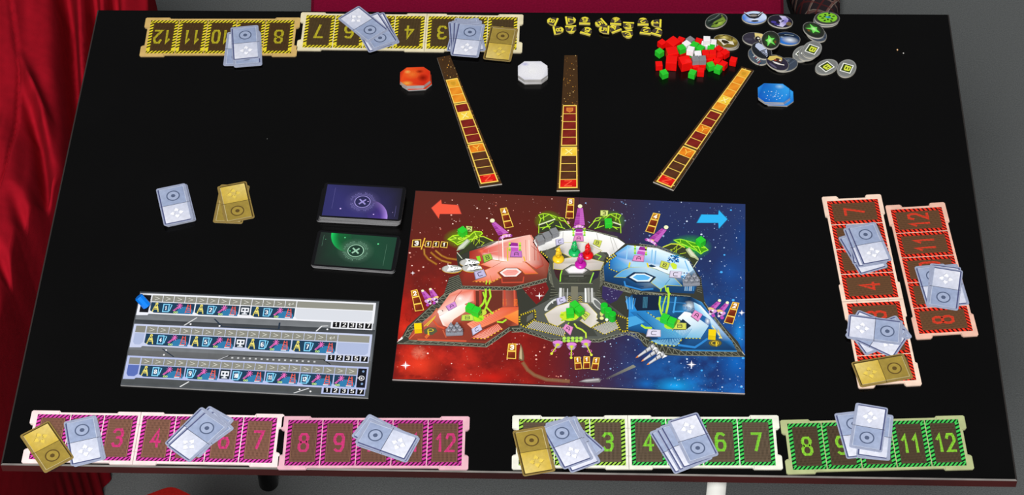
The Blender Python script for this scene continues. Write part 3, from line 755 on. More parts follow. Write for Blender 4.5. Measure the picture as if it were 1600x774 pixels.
# ------------------------------------------------------------------ threat tracks (three tapered strips)
def threat_track(C4, boxes, ur, label):
    H = .0020; c, ang, L, W = frame_from(C4, H)
    t = empty('threat_track', (c.x, c.y, TZ), ang); tag(t, label, 'game board', 'tapered threat tracks above the space board')
    f = local_map(c, ang, H); q = bilin(C4); uv = lambda u, v: f(*q(u, v))
    k = Ink(uv); k.prism([(0, 0), (1, 0), (1, 1), (0, 1)], 0, H, (66, 44, 22), (196, 190, 180)); k.z = H + .00002
    rnd = random.Random(label)
    n = 0
    top = boxes[0][0]
    for i in range(150):
        v = rnd.random(); u = rnd.random() * .96 + .02
        if v > top and ur[0] - .02 < u < ur[1] + .02: continue
        r = rnd.choice((.012, .02, .03, .04)); k.ell(u, v, r, r * .09, rnd.choice(((206, 150, 60), (170, 110, 40), (120, 78, 34), (226, 190, 120))), 6)
    k.build('strip', t, M_WORN)
    FILL = {'o': ((214, 120, 20), (236, 150, 40)), 'r': ((104, 22, 18), (128, 34, 26)), 'b': ((70, 38, 20), (88, 50, 28)), 'S': ((224, 150, 30), (236, 170, 50)), 's': ((118, 30, 20), (140, 44, 26)),
            'X': ((232, 186, 30), (248, 216, 80)), 'Y': ((196, 80, 14), (236, 140, 30)), 'Z': ((190, 12, 12), (224, 28, 20))}
    for v0, v1, cells in boxes:
        b = Ink(uv, z=H + .00004); lw = (v1 - v0) * .02
        u0, u1 = ur
        b.rect(u0 - .055, v0 - .006, u1 + .055, v1 + .006, (244, 208, 92))
        bo = b.build('cell_box', t)
        d = (v1 - v0) / len(cells)
        for i, ch in enumerate(cells):
            a0, a1 = v0 + d * i + .0022, v0 + d * (i + 1) - .0022
            x = Ink(uv, z=H + .00006); lo, hi = FILL[ch]
            x.grad([(u0, a0), (u1, a0), (u1, a1), (u0, a1)], [lo, hi, lo, hi]); x.up()
            m = (u0 + u1) / 2; hh = a1 - a0
            if ch in 'Ss':
                sc = (206, 150, 36) if ch == 'S' else (206, 112, 46)
                x.poly([(m - .2, a0 + hh * .2), (m + .2, a0 + hh * .2), (m + .2, a0 + hh * .65), (m, a0 + hh * .88), (m - .2, a0 + hh * .65)], mix(sc, (240, 190, 90), .3)); x.up()
                x.poly([(m - .14, a0 + hh * .28), (m + .14, a0 + hh * .28), (m + .14, a0 + hh * .6), (m, a0 + hh * .78), (m - .14, a0 + hh * .6)], sc)
            elif ch in 'XYZ':
                lc = {'X': (255, 240, 150), 'Y': (250, 186, 70), 'Z': (255, 90, 60)}[ch]; dc = {'X': (176, 128, 16), 'Y': (140, 50, 8), 'Z': (120, 6, 6)}[ch]
                for off, col in ((.018, dc), (0, lc)):
                    for st in GLYPH[ch]:
                        P = [(m - .17 + .34 * px + off, a1 - hh * .16 - hh * .68 * py + off * .05) for px, py in st]
                        for (xa, ya), (xb, yb) in zip(P, P[1:]):
                            # strokes with a constant real width on the narrow strip
                            w = .030; ang2 = atan2((yb - ya) * 9, xb - xa); ox, oy = -sin(ang2) * w, cos(ang2) * w / 9
                            x.poly([(xa + ox, ya + oy), (xb + ox, yb + oy), (xb - ox, yb - oy), (xa - ox, ya - oy)], col)
                    x.up()
            x.build('cell', bo)
threat_track([(682.9, 90.2), (703, 86.4), (784.3, 287.2), (749.5, 292)], [(.18, .353, 'Soo'), (.37, .665, 'rXrrr'), (.682, .975, 'Ybbbz'.replace('z', 'Z'))], (.14, .84), 'brown and orange tapered track leaning left, first from the left')
threat_track([(881.9, 86.4), (902.1, 86.4), (905.5, 297.3), (869.9, 297.8)], [(.375, .665, 'srrrr'), (.684, .978, 'XbbbZ')], (.14, .86), 'brown and red tapered track standing straight, middle of the three')
threat_track([(1158.7, 103.8), (1178, 109.7), (1052.4, 297.2), (1020.6, 284)], [(.018, .355, 'SoooXo'), (.375, .665, 'rrYrr'), (.688, .985, 'YbbbZ')], (.16, .80), 'orange and brown tapered track leaning right, beside the cube heap')

# ------------------------------------------------------------------ octagonal tile stacks
def tiles(key, cx, cy, wx, wy, ang, offs, label, word, cols, art):
    n = len(offs); T = .0021
    p = zp(key, cx, cy); c = U(p[0], p[1], n * T); a, b, ch = wx / 2, wy / 2, .0085
    oc = [(a - ch, b), (-a + ch, b), (-a, b - ch), (-a, -b + ch), (-a + ch, -b), (a - ch, -b), (a, -b + ch), (a, b - ch)]
    k = Ink(); k.prism(oc, 0, T - .00008, cols[0], (176, 174, 172)); body = k.mesh('tile', M_WORN)
    f = Ink(z=.00001)
    e = .97
    f.grad([(x * e, y * e) for x, y in oc], [cols[1 + i % (len(cols) - 1)] for i in range(8)]); f.up(); art(f, a, b)
    face = f.mesh('printed_face')
    for i, (dx, dy, da) in enumerate(offs):
        o = link('sector_tile', body, loc=(c.x + dx, c.y + dy, TZ + .0002 + i * T), rz=ang + da)
        tag(o, f'{word} octagonal tile, {["topmost", "second from the top", "third from the top", "fourth from the top"][n - 1 - i]} of {label}', 'tile', label)
        if i == n - 1 or abs(dx) > .003: link('printed_face', face, o, loc=(0, 0, T - .00008))
def art_red(f, a, b):
    f.glow(-.004, .004, .012, .010, (255, 150, 60), .5); f.glow(.010, -.003, .008, .008, (120, 10, 6), .6); f.glow(-.011, -.012, .009, .005, (255, 190, 80), .8)
    f.up(); f.glow(.006, .009, .006, .004, (130, 16, 8), .6); f.glow(-.010, .009, .005, .004, (255, 230, 120), .5)
def art_white(f, a, b):
    f.glow(0, 0, .018, .016, (255, 255, 255), .7); f.up(); f.glow(-.004, -.003, .003, .003, (255, 255, 255), .9); f.glow(-.010, .012, .006, .004, (150, 150, 220), .4)
def art_blue(f, a, b):
    f.glow(.008, .012, .007, .005, (170, 225, 255), .8); f.glow(-.010, .004, .012, .012, (30, 140, 230), .6); f.up()
    r = random.Random(3)
    for i in range(26):
        x, y = r.gauss(.003, .007), r.gauss(-.004, .006)
        if abs(x) < a - .004 and abs(y) < b - .004: f.ell(x, y, .0006, .0006, (220, 240, 255), 6)
tiles('tr', 125, 160, .0395, .0345, radians(1), [(.0015, -.001, .04), (-.0006, .0006, -.02), (.0004, 0, .01), (0, 0, 0)], 'the fiery red tile stack', 'red', [(200, 60, 30), (214, 58, 20), (232, 84, 26), (190, 30, 14), (226, 70, 22), (236, 110, 40), (200, 36, 14), (216, 60, 20), (206, 44, 16)], art_red)
tiles('tr', 717, 130, .0390, .0345, radians(-1), [(0, -.0004, .02), (.0006, .0003, -.02), (0, 0, 0), (0, 0, 0)], 'the pearly white tile stack', 'white', [(205, 205, 212), (212, 212, 224), (226, 226, 232), (204, 204, 216), (226, 226, 232)], art_white)
tiles('ta', 512, 625, .0415, .0345, radians(-4), [(.0050, -.0016, .0), (.0004, -.0004, .03), (0, 0, 0)], 'the blue nebula tile stack', 'blue', [(30, 120, 200), (60, 165, 235), (24, 96, 190), (40, 150, 230), (16, 90, 190), (10, 84, 186), (30, 130, 220), (24, 110, 206), (50, 160, 236)], art_blue)

# ------------------------------------------------------------------ yellow number tokens
def token_mesh(d):
    T = .0021
    hw, base, tip, sh = .0074, -.0068, .0076, .0030
    out = [(-hw, base), (hw, base), (hw * .98, base + .0030), (hw * .92, sh * .4), (.0034, tip - .0012), (0, tip), (-.0034, tip - .0012), (-hw * .92, sh * .4), (-hw * .98, base + .0030)]
    k = Ink(); k.prism(out, 0, T, (72, 63, 55), (196, 180, 96)); body = k.mesh('token', M_PRINT)
    f = Ink(z=.00001)
    f.rect(-hw, base + .0001, hw, base + .0026, (240, 226, 64)); f.poly([(-.0056, tip - .0036), (.0056, tip - .0036), (.0032, tip - .0012), (0, tip - .0002), (-.0032, tip - .0012)], (228, 214, 66)); f.up()
    f.rect(-hw * .95, base + .0033, hw * .95, base + .0039, (24, 20, 12)); f.up()
    f.text(d, (.0029, tip - .0030), (-.0058, 0), (0, -.0070), .0016, (236, 220, 60))
    return body, f.mesh('number')
YT = [('8', 168, 135, 52, 110), ('7', 285, 115, 412, 105), ('6', 535, 160, 540, 72), ('5', 790, 128, 690, 170), ('4', 942, 165, 950, 78), ('3', 1113, 142, 1106, 222), ('2', 1303, 170, 1300, 86), ('1', 1540, 150, 1416, 145),
      ('8', 125, 245, 250, 232), ('7', 350, 188, 362, 268), ('6', 540, 290, 585, 210), ('5', 855, 235, 732, 230), ('4', 960, 255, 900, 182), ('3', 1090, 252, 1118, 332), ('2', 1330, 288, 1350, 202), ('1', 1468, 300, 1512, 222)]
tm = {}
NUMW = 'zero one two three four five six seven eight'.split()
for i, (d, bx, by, tx, ty) in enumerate(YT):
    if d not in tm: tm[d] = token_mesh(d)
    zz = .0002 + (.0022 if i in (4, 11) else 0)
    a, b = U(*zp('yt', bx, by), zz), U(*zp('yt', tx, ty), zz)
    c = (a + b) / 2; v = b - a
    o = link('number_token', tm[d][0], loc=(c.x, c.y, TZ + zz), rz=atan2(v.y, v.x) - pi / 2)
    tag(o, f'yellow and black house-shaped token marked {NUMW[int(d)]}, the {"farther" if i < 8 else "nearer"} of its pair', 'token', 'yellow number tokens near the far edge')
    link('printed_face', tm[d][1], o, loc=(0, 0, .0021))

# ------------------------------------------------------------------ round threat tokens
def disc_art(kind):
    f = Ink(z=.00001); R = 1.0
    S = .0155
    f.f = lambda x, y: (x * S, y * S * .72)
    E = lambda x, y, rx, ry, c, a=1, rot=0: f.ell(x, y, rx, ry, c, 18, a, rot)
    if kind == 'ship_green':
        E(0, 0, .96, .96, (40, 52, 46)); f.up(); f.poly([(-.8, -.3), (-.2, .05), (.5, -.05), (.85, .35), (.6, -.7), (0, -.94), (-.6, -.72)], (112, 142, 50)); f.up()
        f.glow(0, -.55, .6, .35, (190, 220, 90), .8); f.poly([(-.9, .2), (-.2, .35), (.5, .2), (.9, -.1), (.2, .1), (-.5, .05)], (22, 30, 30)); f.up()
        f.line([(-.5, .55), (.1, .4), (.7, .5)], .06, (120, 136, 130)); f.line([(-.6, -.2), (0, -.25), (.4, -.5)], .08, (40, 58, 24)); E(-.2, -.35, .16, .1, (36, 50, 22))
    elif kind == 'gold':
        E(0, 0, .97, .97, (112, 96, 34)); f.up(); f.glow(-.3, .5, .5, .4, (246, 228, 130), .9); f.glow(.5, .4, .4, .4, (220, 200, 100), .8); f.up()
        f.poly([(-.7, -.1), (-.2, .3), (.2, .1), (.5, .25), (.75, -.2), (.2, -.3), (0, -.75), (-.3, -.4)], (226, 220, 200)); f.up(); f.poly([(-.35, .05), (.1, .1), (.35, -.15), (.0, -.45), (-.3, -.25)], (50, 42, 24))
        f.line([(-.9, .1), (-.5, .5), (-.3, .85)], .08, (66, 54, 18)); f.line([(.3, .8), (.4, .4)], .08, (60, 50, 20))
    elif kind == 'jet_blue':
        f.grad([(cos(2 * pi * i / 24) * .97, sin(2 * pi * i / 24) * .97) for i in range(24)], [(70, 130, 220) if 9 < i < 23 else (206, 224, 250) for i in range(24)]); f.up(); f.glow(0, -.4, .9, .5, (240, 246, 255), .95); f.up()
        f.poly([(-.8, .8), (-.55, .5), (-.1, .62), (.35, .55), (.6, .85), (.75, .75), (.5, .2), (.3, -.1), (0, -.25), (-.4, -.1), (-.6, .2)], (40, 40, 46)); f.up(); E(-.05, .28, .3, .16, (150, 146, 140)); E(0, -.6, .3, .13, (28, 32, 44)); f.line([(-.75, .85), (-.3, .2)], .06, (225, 235, 245)); f.line([(.7, .8), (.3, .25)], .06, (225, 235, 245))
    elif kind == 'violet':
        E(0, 0, .97, .97, (34, 30, 44)); f.up(); f.poly([(-.2, .85), (.3, .9), (.6, .5), (.55, -.2), (.3, -.85), (-.2, -.8), (.05, -.3), (-.15, .1), (.1, .4)], (206, 200, 236)); f.up(); f.glow(.4, .1, .4, .8, (96, 70, 200), .6); f.up()
        E(-.5, -.3, .22, .18, (70, 60, 150)); E(-.2, -.6, .25, .14, (60, 52, 130)); E(.7, -.2, .22, .3, (110, 92, 60)); f.line([(-.1, .3), (.25, .15), (.1, -.1)], .1, (30, 26, 60))
    elif kind == 'asteroid':
        E(0, 0, .97, .97, (52, 48, 62)); f.up(); f.poly([(-.1, .9), (.5, .85), (.9, .3), (.6, .1), (.3, .3), (0, .2)], (226, 206, 130)); f.glow(.3, .1, .45, .4, (250, 246, 220), .9); f.up()
        f.poly([(.05, .35), (.3, .4), (.45, 0), (.2, -.3), (.0, -.1)], (30, 24, 30)); E(.25, .1, .1, .12, (230, 225, 215)); f.line([(.1, .5), (.4, -.4)], .06, (200, 190, 150)); E(-.5, -.2, .3, .2, (66, 62, 78))
    elif kind == 'burst':
        E(0, 0, .97, .97, (38, 42, 36)); f.up(); f.glow(-.1, .05, .75, .75, (80, 170, 50), .5); f.up()
        P = []
        for i in range(10):
            a = 2 * pi * i / 10 + .3; r = (.66, .26)[i % 2] * (1 + .22 * sin(i * 2.3)); P.append((-.1 + r * cos(a), .08 + r * sin(a)))
        f.poly(P, (110, 226, 90)); f.up(); f.glow(-.1, .1, .35, .3, (220, 255, 190), .9); f.glow(-.2, -.5, .2, .15, (190, 90, 40), .6)
    elif kind == 'sky':
        f.grad([(cos(2 * pi * i / 24) * .97, sin(2 * pi * i / 24) * .97) for i in range(24)], [(40, 120, 215) if 12 < i < 22 else (24, 46, 80) for i in range(24)]); f.up(); f.glow(.2, -.2, .75, .6, (235, 244, 255), .98); f.up()
        f.poly([(-.8, .4), (-.3, .7), (.4, .75), (.7, .5), (.2, .4), (-.3, .2), (-.6, -.1)], (26, 36, 50)); f.up(); f.line([(-.3, .55), (.4, .6)], .06, (170, 190, 200)); E(-.45, .05, .15, .12, (130, 150, 170))
    elif kind == 'city':
        E(0, 0, .97, .97, (34, 36, 44)); f.up(); f.poly([(-.85, .3), (-.4, .6), (.1, .55), (.7, .2), (.8, 0), (.3, -.15), (-.6, -.35), (-.85, -.05)], (190, 200, 226)); f.up()
        for x, h in ((.0, .5), (.14, .3), (.45, .25), (.6, .3), (.3, .2)): f.rect(x, -.2, x + .09, h, (24, 26, 34))
        f.poly([(-.7, -.35), (.8, -.1), (.6, -.75), (0, -.95), (-.5, -.8)], (30, 34, 40))
    elif kind == 'letters':
        E(0, 0, .97, .97, (70, 82, 96)); f.up(); r = random.Random(2)
        for i in range(9): f.line([(-.75 + i * .19, -.15 - .1 * sin(i)), (-.65 + i * .19, -.55 - .08 * sin(i))], .07, r.choice(((30, 60, 90), (170, 60, 50), (200, 210, 214), (60, 130, 150))))
    elif kind == 'rider':
        E(0, 0, .97, .97, (44, 40, 58)); f.up(); f.poly([(-.9, .1), (-.6, .7), (-.1, .9), (.1, .6), (-.3, .3), (-.5, -.3), (-.8, -.4)], (214, 190, 100)); f.up(); E(-.1, .35, .3, .25, (70, 40, 30)); f.poly([(-.4, -.25), (.0, 0), (.3, .1), (.5, .3), (.6, .2), (.2, -.15), (-.1, -.3)], (230, 226, 220)); f.up()
        E(0, .45, .1, .1, (240, 236, 226)); E(-.3, .1, .12, .14, (150, 60, 40)); E(0, -.7, .4, .12, (90, 84, 110))
    elif kind == 'slate':
        E(0, 0, .97, .97, (62, 72, 88)); f.up(); f.line([(-.6, -.7), (0, 0), (.8, .45)], .07, (36, 42, 52)); f.line([(-.3, -.8), (.3, -.1), (.9, .2)], .05, (90, 102, 118)); f.line([(0, .6), (.45, .5)], .06, (140, 150, 160)); f.line([(.1, .35), (.6, .3)], .05, (120, 132, 146))
    elif kind == 'lime':
        E(0, 0, .97, .97, (60, 64, 56)); f.up(); E(.02, .08, .80, .80, (128, 200, 46)); f.up(); r = random.Random(5)
        for i in range(13):
            a = i * 2.4; q = .22 + .045 * i; x, y = .02 + q * cos(a) * .95, .08 + q * sin(a) * .95
            if hypot(x - .02, y - .08) < .72: E(x, y, .13, .09, (30, 58, 20), 1, a)
        f.up(); E(.1, .12, .24, .13, (60, 150, 190), 1, -.4); E(.16, .06, .1, .06, (30, 96, 140))
    elif kind in ('B', 'blank'):
        E(0, 0, .97, .97, (122, 124, 122)); f.up()
        for sc, col in ((.80, (240, 242, 236)), (.66, (52, 66, 18))):
            h = sc * .60; f.poly([(-h, -h / .8), (h, -h / .8), (h, h / .8), (-h, h / .8)], col); f.up()
        f.ring(0, 0, .90, .97, (150, 152, 150), 26)
        f.text('B', (.21, .27 * .72), (-.42, 0), (0, -.54), .15, (214, 226, 70))
    return f.mesh('printed_face')
DK = Ink(); DK.prism([(.0157 * cos(2 * pi * i / 36), .0113 * sin(2 * pi * i / 36)) for i in range(36)], 0, .0020, (120, 120, 116), (196, 192, 180)); DISC = DK.mesh('disc', M_PRINT)
arts = {}
def disc(key, cx, cy, kind, label, z=.0002, rad=.0172, rz=0.0, tilt=(0, 0)):
    if kind not in arts: arts[kind] = disc_art(kind)
    s = rad / .0157
    lift = .0157 * s * sin(abs(radians(tilt[0]))) + .0157 * s * sin(abs(radians(tilt[1])))
    rz = radians(rz)
    c = U(*zp(key, cx, cy), z + .002 + lift)
    o = link('threat_token', DISC, loc=(c.x, c.y, TZ + z + lift))
    o.rotation_euler = (radians(tilt[0]), radians(tilt[1]), rz); o.scale = (s, s, 1)
    tag(o, label, 'token', 'oval tokens at the far right')
    link('printed_face', arts[kind], o, loc=(0, 0, .0020))
T2 = .0022
disc('d1', 205, 158, 'ship_green', 'oval token with olive green scene, alone at left above the cube heap', rz=40)
disc('d1', 322, 398, 'gold', 'gold oval token underneath the upper gold one beside the cubes', rz=-25)
disc('d1', 312, 382, 'gold', 'gold oval token on top of another behind the white cubes', z=T2, rz=-25)
disc('d1', 625, 120, 'jet_blue', 'light blue oval token with dark craft at the far edge, left one', rz=0)
disc('d1', 910, 163, 'violet', 'dark oval token with pale violet burst beside the light blue one', rz=-15)
disc('d1', 632, 355, 'asteroid', 'purple grey oval token with cream flash left of the green burst', rz=-10)
disc('d1', 990, 352, 'sky', 'bright blue and white oval token right of the green burst', rz=-15)
disc('d1', 668, 545, 'letters', 'oval token with coloured lettering strip sticking out below the skyline one', rz=-65)
disc('d1', 705, 485, 'city', 'dark oval token with a pale skyline lying on the lettered one', z=T2, rz=-65)
disc('d1', 805, 368, 'burst', 'dark oval token with green burst resting across three others', z=T2 * 2 + .0006, rz=82)
disc('d1', 968, 640, 'slate', 'slate blue oval token half under the cream and purple one', rz=20)
disc('d1', 878, 618, 'rider', 'cream and purple oval token overlapping the slate blue one', z=T2, rz=-48)
disc('d2', 392, 138, 'slate', 'grey oval token under the lime spotted one', rz=0)
disc('d2', 402, 118, 'lime', 'lime green oval token with dark spots at the far edge', z=T2, rz=0)
disc('d2', 292, 272, 'slate', 'dark oval token mostly hidden under the green burst at right', rz=-60)
disc('d2', 268, 238, 'burst', 'oval token with green star burst on its own stack at right', z=T2, rz=-55)
disc('d2', 160, 473, 'blank', 'grey oval token half under the upper lime letter one', rz=50)
disc('d2', 215, 460, 'blank', 'grey oval token directly below the topmost lime letter token', z=T2, rz=55)
disc('d2', 250, 432, 'B', 'grey oval token with lime letter, topmost of its leaning stack', z=2 * T2, rz=60)
disc('d2', 397, 607, 'B', 'grey oval token with lime letter, left one of the touching pair', rz=36)
disc('d2', 600, 623, 'B', 'grey oval token with lime letter, right one of the touching pair', rz=66)

# ------------------------------------------------------------------ cubes
def cube_mesh(s, col, name):
    bm = bmesh.new(); bmesh.ops.create_cube(bm, size=s)
    bmesh.ops.bevel(bm, geom=bm.edges[:], offset=s * .045, segments=2, affect='EDGES', profile=.6)
    bmesh.ops.translate(bm, verts=bm.verts, vec=(0, 0, s / 2))
    return bm_mesh(name, bm, material(name, col, rough=.42, spec=.35, noise=.04, nscale=120))
SM, BG = .0090, .0146
CM = {('r', 0): cube_mesh(SM, (240, 12, 8), 'red_wood'), ('r', 1): cube_mesh(BG, (240, 12, 8), 'red_wood_large'), ('g', 0): cube_mesh(SM, (42, 200, 46), 'green_wood'),
      ('w', 0): cube_mesh(SM, (246, 242, 246), 'white_wood'), ('a', 0): cube_mesh(SM, (132, 134, 138), 'grey_wood'), ('y', 0): cube_mesh(SM, (236, 206, 8), 'yellow_wood')}
WORD = {'r': 'red', 'g': 'green', 'w': 'white', 'a': 'grey', 'y': 'yellow'}
HEAP = [  # colour, big, zoom centre of top face, level, angle, label
 ('r', 1, 335, 392, 0, -8, 'large red cube at the front left of the heap'), ('r', 1, 548, 412, 0, 15, 'large red cube at the front centre of the heap'), ('r', 1, 338, 262, 0, 10, 'large red cube behind the front left large one'), ('r', 1, 372, 175, 0, 42, 'large red cube at the back left of the heap'),
 ('r', 0, 188, 150, 0, 40, 'small red cube standing apart at the far left back'), ('r', 0, 472, 110, 0, 62, 'small red cube at the back of the heap, left of the grey one'), ('r', 0, 742, 128, 0, 65, 'small red cube at the back between grey and white cubes'), ('r', 0, 500, 285, 0, 35, 'small red cube tucked beside the left green top'),
 ('r', 0, 1045, 245, 0, 45, 'small red cube on the right beside the gold tokens'), ('r', 0, 1140, 300, 0, 40, 'small red cube at the rightmost side of the main heap'), ('r', 0, 845, 300, 1, 2, 'small red cube, left one of the pair in the right middle'), ('r', 0, 945, 302, 1, -4, 'small red cube, right one of the pair in the right middle'),
 ('r', 0, 905, 390, 0, 0, 'small red cube below the red pair in the right middle'), ('r', 0, 1045, 345, 0, 20, 'small red cube in the middle of the right side'), ('r', 0, 1010, 430, 0, 65, 'small red cube at the right front behind the green ones'), ('r', 0, 1112, 470, 0, 55, 'small red cube at the right front corner of the heap'),
 ('r', 0, 1268, 412, 0, 70, 'small red cube lying apart at the far right'), ('r', 0, 142, 478, 0, 3, 'small red cube lying apart at the left front'), ('r', 0, 795, 475, 0, -10, 'small red cube in front of the two grey cubes'), ('r', 0, 705, 500, 0, 12, 'small red cube right of the large front centre one'), ('r', 0, 770, 560, 0, 82, 'small red cube nearest the front, beside a green one'),
 ('g', 0, 152, 285, 0, 40, 'green cube standing apart at the left of the heap'), ('g', 0, 462, 215, 1, 25, 'green cube atop the left side of the heap'), ('g', 0, 680, 186, 1, 60, 'green cube atop the heap behind the other green one'), ('g', 0, 752, 232, 1, 50, 'green cube atop the centre of the heap'), ('g', 0, 928, 222, 0, -12, 'green cube in front of the white cubes at the back right'),
 ('g', 0, 618, 318, 1, -20, 'green cube half under the central white cube'), ('g', 0, 905, 480, 0, 20, 'green cube at the front right, left one of two'), ('g', 0, 1040, 532, 0, 60, 'green cube at the front right, right one of two'), ('g', 0, 650, 605, 0, 65, 'green cube alone at the front centre'), ('g', 0, 218, 605, 0, 25, 'green cube alone at the front left'),
 ('w', 0, 548, 190, 1, 42, 'white cube atop the heap beside the grey back one'), ('w', 0, 622, 252, 2, 70, 'white cube atop the heap at the centre left'), ('w', 0, 866, 98, 1, -5, 'white cube at the very back of the heap'), ('w', 0, 836, 175, 0, -14, 'white cube in front of the back white one'), ('w', 0, 960, 145, 0, -8, 'white cube at the back right touching the gold tokens'), ('w', 0, 726, 310, 1, 3, 'white cube atop the middle, above two grey cubes'),
 ('a', 0, 606, 112, 1, 42, 'grey cube at the back of the heap'), ('a', 0, 690, 395, 1, 8, 'grey cube atop the front, left one of two'), ('a', 0, 795, 392, 1, 3, 'grey cube atop the front, right one of two'),
 ('r', 0, 655, 290, 0, 20, 'red cube buried under the white and green tops'), ('r', 0, 740, 400, 0, 10, 'red cube buried under the two front grey cubes'), ('r', 0, 700, 200, 0, 50, 'red cube buried under the green tops at the back'), ('r', 0, 560, 215, 0, 30, 'red cube buried under the left white cube'),
 ('r', 0, 620, 130, 0, 40, 'red cube buried under the grey back cube'), ('r', 0, 866, 240, 0, 10, 'red cube buried behind the red pair in the right middle'), ('r', 0, 800, 330, 0, 0, 'red cube buried under the red pair')]
items = []
for c, big, x, y, lev, ang, lab in HEAP:
    s = BG if big else SM; z = lev * SM * 1.01
    if lab.startswith('red cube buried'): p = U(*zp('cu', x, y), z + s * 2)
    else: p = U(*zp('cu', x, y), z + s)
    items.append([c, big, p.x, p.y, z + .0002, ang, lab, s, (not lab.startswith('red cube buried'))])
def corners2(it, sc=1.0):
    h = it[7] / 2 * sc; a = radians(it[5]); return [(it[2] + x * cos(a) - y * sin(a), it[3] + x * sin(a) + y * cos(a)) for x, y in ((-h, -h), (h, -h), (h, h), (-h, h))]
def mtv(A, B):
    """minimum translation of two squares, or None when apart"""
    pa, pb = corners2(A), corners2(B); best = None
    for a in (radians(A[5]), radians(A[5]) + pi / 2, radians(B[5]), radians(B[5]) + pi / 2):
        ax = (cos(a), sin(a)); va = [p[0] * ax[0] + p[1] * ax[1] for p in pa]; vb = [p[0] * ax[0] + p[1] * ax[1] for p in pb]
        o = min(max(va), max(vb)) - max(min(va), min(vb))
        if o <= 0: return None
        if best is None or o < best[0]:
            sgn = 1 if sum(vb) > sum(va) else -1; best = (o, ax[0] * sgn, ax[1] * sgn)
    return best
for _ in range(160):                     # let neighbouring cubes push each other apart a little
    for i in range(len(items)):
        for j in range(i):
            A, B = items[j], items[i]
            if A[4] + A[7] <= B[4] + .0004 or B[4] + B[7] <= A[4] + .0004: continue
            m = mtv(A, B)
            if m:
                wa = .15 if (A[1] or A[8] and not B[8]) else .5; wa = 1 - .15 if (B[1] and not A[1]) or (B[8] and not A[8]) else wa
                if A[1] and B[1]: wa = .5
                A[2] -= m[1] * m[0] * wa; A[3] -= m[2] * m[0] * wa; B[2] += m[1] * m[0] * (1 - wa); B[3] += m[2] * m[0] * (1 - wa)
for c, big, x, y, z, ang, lab, s, vis in items:
    o = link('wooden_cube', CM[(c, big)], loc=(x, y, TZ + z), rz=radians(ang)); tag(o, lab, 'cube', f'{WORD[c]} cubes of the heap')

